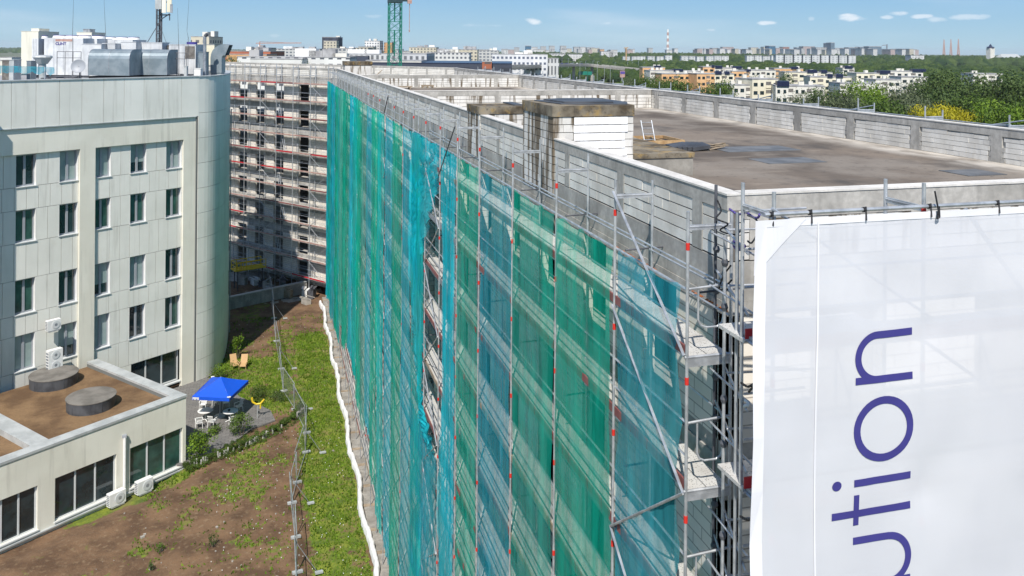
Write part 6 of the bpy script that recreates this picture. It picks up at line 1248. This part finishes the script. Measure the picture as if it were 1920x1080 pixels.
# ---- trees
def make_tree(name, mat, lab, n, h, r, size, seed, group, crown0=.25, lumps=14, droop=False):
    e = empty(name, (0, 0, 0), lab, 'tree', group); rnd = random.Random(seed); k = MB(); k.tube((0, 0, 0), (0, 0, h*.55), r*.07+.12, 7, r2=.12)
    for i in range(7): a = i*2.4+seed; z0 = h*(.2+.07*i); k.tube((0, 0, z0), (r*.6*cos(a), r*.6*sin(a), z0+h*.22), .12, 5, r2=.04)
    k.build('trunk', MAT['bark'], e); k = MB(); zc = h*(crown0+1)/2; rz = h*(1-crown0)/2
    leafmass((0, 0, zc), r, r, rz, n, size, seed, mb=k, lumps=lumps, dens=.45); k.build('crown', MAT[mat], e); return e
protos = {}
def tree(px, ytop, d, r, kind, lab, group='trees around the estate', sc=1.0):
    top = at(px, ytop, d); h = top.z-GZ; key = kind+str(int(px) % 2)
    if key not in protos:
        mat, n, size, lumps, cr = {'tall': ('leaf_dark', 5200, .55, 20, .28), 'green': ('leaf', 4600, .5, 16, .4), 'grey': ('leaf_grey', 4600, .45, 16, .4), 'yellow': ('leaf_yellow', 5200, .42, 14, .62), 'lime': ('leaf_lime', 4600, .42, 16, .45)}[kind]
        e = make_tree('tree', mat, lab, n, 20., 8., size, hash(key) % 97 if False else (len(protos)*13+5), group, cr, lumps); protos[key] = e; e.location = (top.x, top.y, GZ); e.scale = (r/8., r/8., h/20.); return
    dup(protos[key], (top.x, top.y, GZ), random.uniform(0, 6.28), lab, group, (r/8., r/8., h/20.))
TR = [(1215, 138, 300, 5, 'green'), (1232, 143, 290, 5, 'green'), (1250, 146, 280, 4, 'tall'), (1285, 145, 270, 6, 'green'), (1266, 150, 285, 5, 'tall'), (1345, 149, 260, 6, 'green'), (1330, 152, 265, 4, 'tall'), (1182, 142, 330, 5, 'grey'), (1165, 150, 320, 3.5, 'lime'), (1362, 165, 240, 3, 'tall'), (1310, 158, 270, 3, 'tall'),
      (1412, 142, 330, 4, 'green'), (1440, 140, 350, 4, 'grey'), (1468, 135, 400, 5, 'tall'), (1498, 170, 215, 5, 'grey'), (1478, 176, 215, 4, 'grey'), (1520, 178, 220, 3, 'grey'), (1555, 160, 240, 6, 'tall'), (1570, 165, 225, 6, 'grey'), (1597, 172, 210, 6, 'grey'), (1620, 150, 235, 6.5, 'lime'), (1640, 165, 215, 5, 'lime'), (1655, 178, 200, 7, 'green'), (1680, 150, 240, 6, 'grey'), (1700, 165, 215, 8, 'grey'), (1722, 175, 205, 6, 'grey'),
      (1578, 128, 480, 9, 'tall'), (1750, 132, 260, 7, 'tall'), (1775, 130, 255, 8, 'tall'), (1735, 145, 250, 6, 'tall'), (1800, 134, 250, 7, 'tall'), (1825, 148, 240, 6, 'tall'), (1850, 138, 255, 7, 'tall'), (1880, 134, 250, 8, 'tall'), (1905, 136, 245, 8, 'tall'), (1925, 150, 235, 7, 'tall'), (1790, 165, 220, 8, 'tall'), (1845, 175, 215, 7, 'green'), (1760, 172, 220, 6, 'tall'), (1820, 178, 212, 6, 'green'),
      (1755, 192, 168, 4.6, 'yellow'), (1792, 189, 170, 4.6, 'yellow'), (1774, 194, 166, 4.5, 'yellow'), (1880, 187, 170, 7, 'lime'), (1910, 184, 165, 7, 'green'), (1850, 200, 168, 4, 'lime'), (1935, 190, 160, 6, 'lime'), (434, 102, 230, 3, 'green'), (578, 118, 260, 3, 'green'), (570, 120, 255, 2.5, 'green')]
KN = {'tall': 'tall dark green tree', 'green': 'full mid green tree', 'grey': 'grey green willow like tree', 'yellow': 'bright yellow green tree', 'lime': 'light green rounded tree'}
CN = {}
for (px, y, d, r, kd) in sorted(TR):
    grp = 'left end of the estate' if px < 1400 and px > 900 else ('middle of the estate' if px < 1600 and px > 900 else ('right half of the estate' if px < 1730 and px > 900 else ('far right beyond the parapet' if px > 900 else 'white terrace of flats on the left')))
    CN[(kd, grp)] = CN.get((kd, grp), -1)+1
    tree(px, y, d, r*1.05, kd, '%s by the %s, %s from the left' % (KN[kd], grp.replace('beyond the parapet', 'of the picture').replace('terrace of flats on the left', 'flats terrace'), ORD[CN[(kd, grp)]]), group='%ss by the %s' % (KN[kd], grp))
# woods: masses of crowns, one mesh per wood
ico = None
def ico_pts():
    b = bmesh_ico(); return b
import bmesh
bmx = bmesh.new(); bmesh.ops.create_icosphere(bmx, subdivisions=2, radius=1.0); IV = [v.co.copy() for v in bmx.verts]; IF = [tuple(v.index for v in f.verts) for f in bmx.faces]; bmx.free()
bmx = bmesh.new(); bmesh.ops.create_icosphere(bmx, subdivisions=1, radius=1.0); JV = [v.co.copy() for v in bmx.verts]; JF = [tuple(v.index for v in f.verts) for f in bmx.faces]; bmx.free()
def woods(name, lab, fn, count, rmin, rmax, seed, fine):
    rnd = random.Random(seed); k = MB(); n = 0; tries = 0
    while n < count and tries < count*8:
        tries += 1; r_ = fn(rnd)
        if r_ is None: continue
        x, y, zt = r_; r = rnd.uniform(rmin, rmax); V0, F0 = (IV, IF) if fine else (JV, JF); o = rnd.uniform(0, 100); h = r*rnd.uniform(.8, 1.25)
        k.add([(x+v.x*r*(1+.35*mnoise.noise(v*2.2+Vector((o, 0, 0)))), y+v.y*r*(1+.35*mnoise.noise(v*2.2+Vector((0, o, 0)))), zt-h+v.z*h*(1+.4*mnoise.noise(v*2.5+Vector((0, 0, o))))) for v in V0], F0); n += 1
    tag(k.build(name, MAT['canopy']), lab, 'woodland', kind='stuff')
def inband(x0, x1, d0, d1, hmin=9, hmax=17):
    def f(rnd):
        d = d0*(d1/d0)**rnd.random(); px = rnd.uniform(x0, x1); a = at(px, 93, d); return a.x, a.y, GZ+rnd.uniform(hmin, hmax)+3*fbm(a.x*.004, a.y*.004)
    return f
woods('woodland', 'thick belt of trees hiding the feet of the white terraced houses', inband(1130, 1760, 950, 1440, 14.5, 18), 1300, 5, 9, 41, True)
woods('woodland', 'dense green wood behind the housing estate', inband(1180, 2100, 600, 1250), 2600, 5, 9, 31, True)
woods('woodland', 'far dark wood in front of the skyline on the right', inband(1000, 2150, 1650, 3500, 19, 25), 5200, 9, 20, 32, False)
woods('woodland', 'trees filling the ground between the flats of the estate', inband(1160, 2000, 250, 560, 5, 9), 700, 2.5, 4.5, 33, True)
woods('woodland', 'wood right of the estate behind the tall trees', inband(1740, 2100, 330, 620, 11, 17), 420, 4, 7, 34, True)
woods('woodland', 'band of trees behind the viaduct', inband(1020, 1250, 850, 1500, 8, 14), 700, 5, 8, 35, True)
woods('woodland', 'trees between the city blocks on the left', inband(380, 960, 500, 2600, 6, 14), 1100, 5, 10, 36, True)
woods('woodland', 'trees at the far left beyond the office roof', inband(-60, 60, 260, 900, 14, 21), 260, 5, 8, 37, True)
woods('woodland', 'dark low woods along the far horizon', inband(-200, 2200, 3600, 8000, 10, 18), 5000, 20, 45, 38, False)
# ---- scaffold tips along the far right parapet
rs = empty('scaffold', (22.5, 40, 20), 'top of the scaffold standing outside the right hand parapet', 'scaffold'); 
for i in range(22):
    y = 18+i*3.6
    for xx, h in ((22.35, 26.08), (23.1, 26.0)): k = MB(); k.tube((xx, y, 18), (xx, y, h+random.uniform(-.12, .12)), .03, 6); k.build('upright', MAT['steel'], rs)
    k = MB(); k.tube((22.35, y, 25.72), (23.1, y, 25.72), .03, 5); k.box(22.37, 23.08, y-.02, y+.02, 25.6, 25.7); k.build('transom', MAT['steel'], rs)
    k = MB(); k.tube((23.15, y, 25.62), (23.15, y+3.6, 25.62), .025, 5); k.tube((22.3, y, 25.5), (22.3, y+3.6, 25.66+random.uniform(-.1, .1)), .025, 5); k.build('ledger', MAT['steel'], rs)
    if i % 2: k = MB(); k.tube((22.4, y, 25.75), (22.6, y+3.0, 25.45), .03, 5); k.tube((23.1, y, 25.9), (23.1, y+3.6, 25.2), .025, 5); k.build('diagonal_brace', MAT['steel'], rs)
    k = MB(); k.box(22.35, 23.1, y+.03, y+3.57, 25.28, 25.33); k.build('deck', MAT['steel_dark'], rs)
# ---- the air
hz = MB(); hz.box(-13000, 13000, -1500, 13500, GZ-1, 75); m = bpy.data.materials.new('haze'); m.use_nodes = True; t = m.node_tree; t.nodes.clear(); o_ = t.nodes.new('ShaderNodeOutputMaterial'); pv = t.nodes.new('ShaderNodeVolumePrincipled'); pv.inputs['Density'].default_value = HAZE; pv.inputs['Color'].default_value = (.80, .90, 1, 1); t.links.new(pv.outputs[0], o_.inputs['Volume'])
if HAZE > 0: tag(hz.build('haze', m), 'pale blue air haze over the whole city', 'haze', kind='stuff')
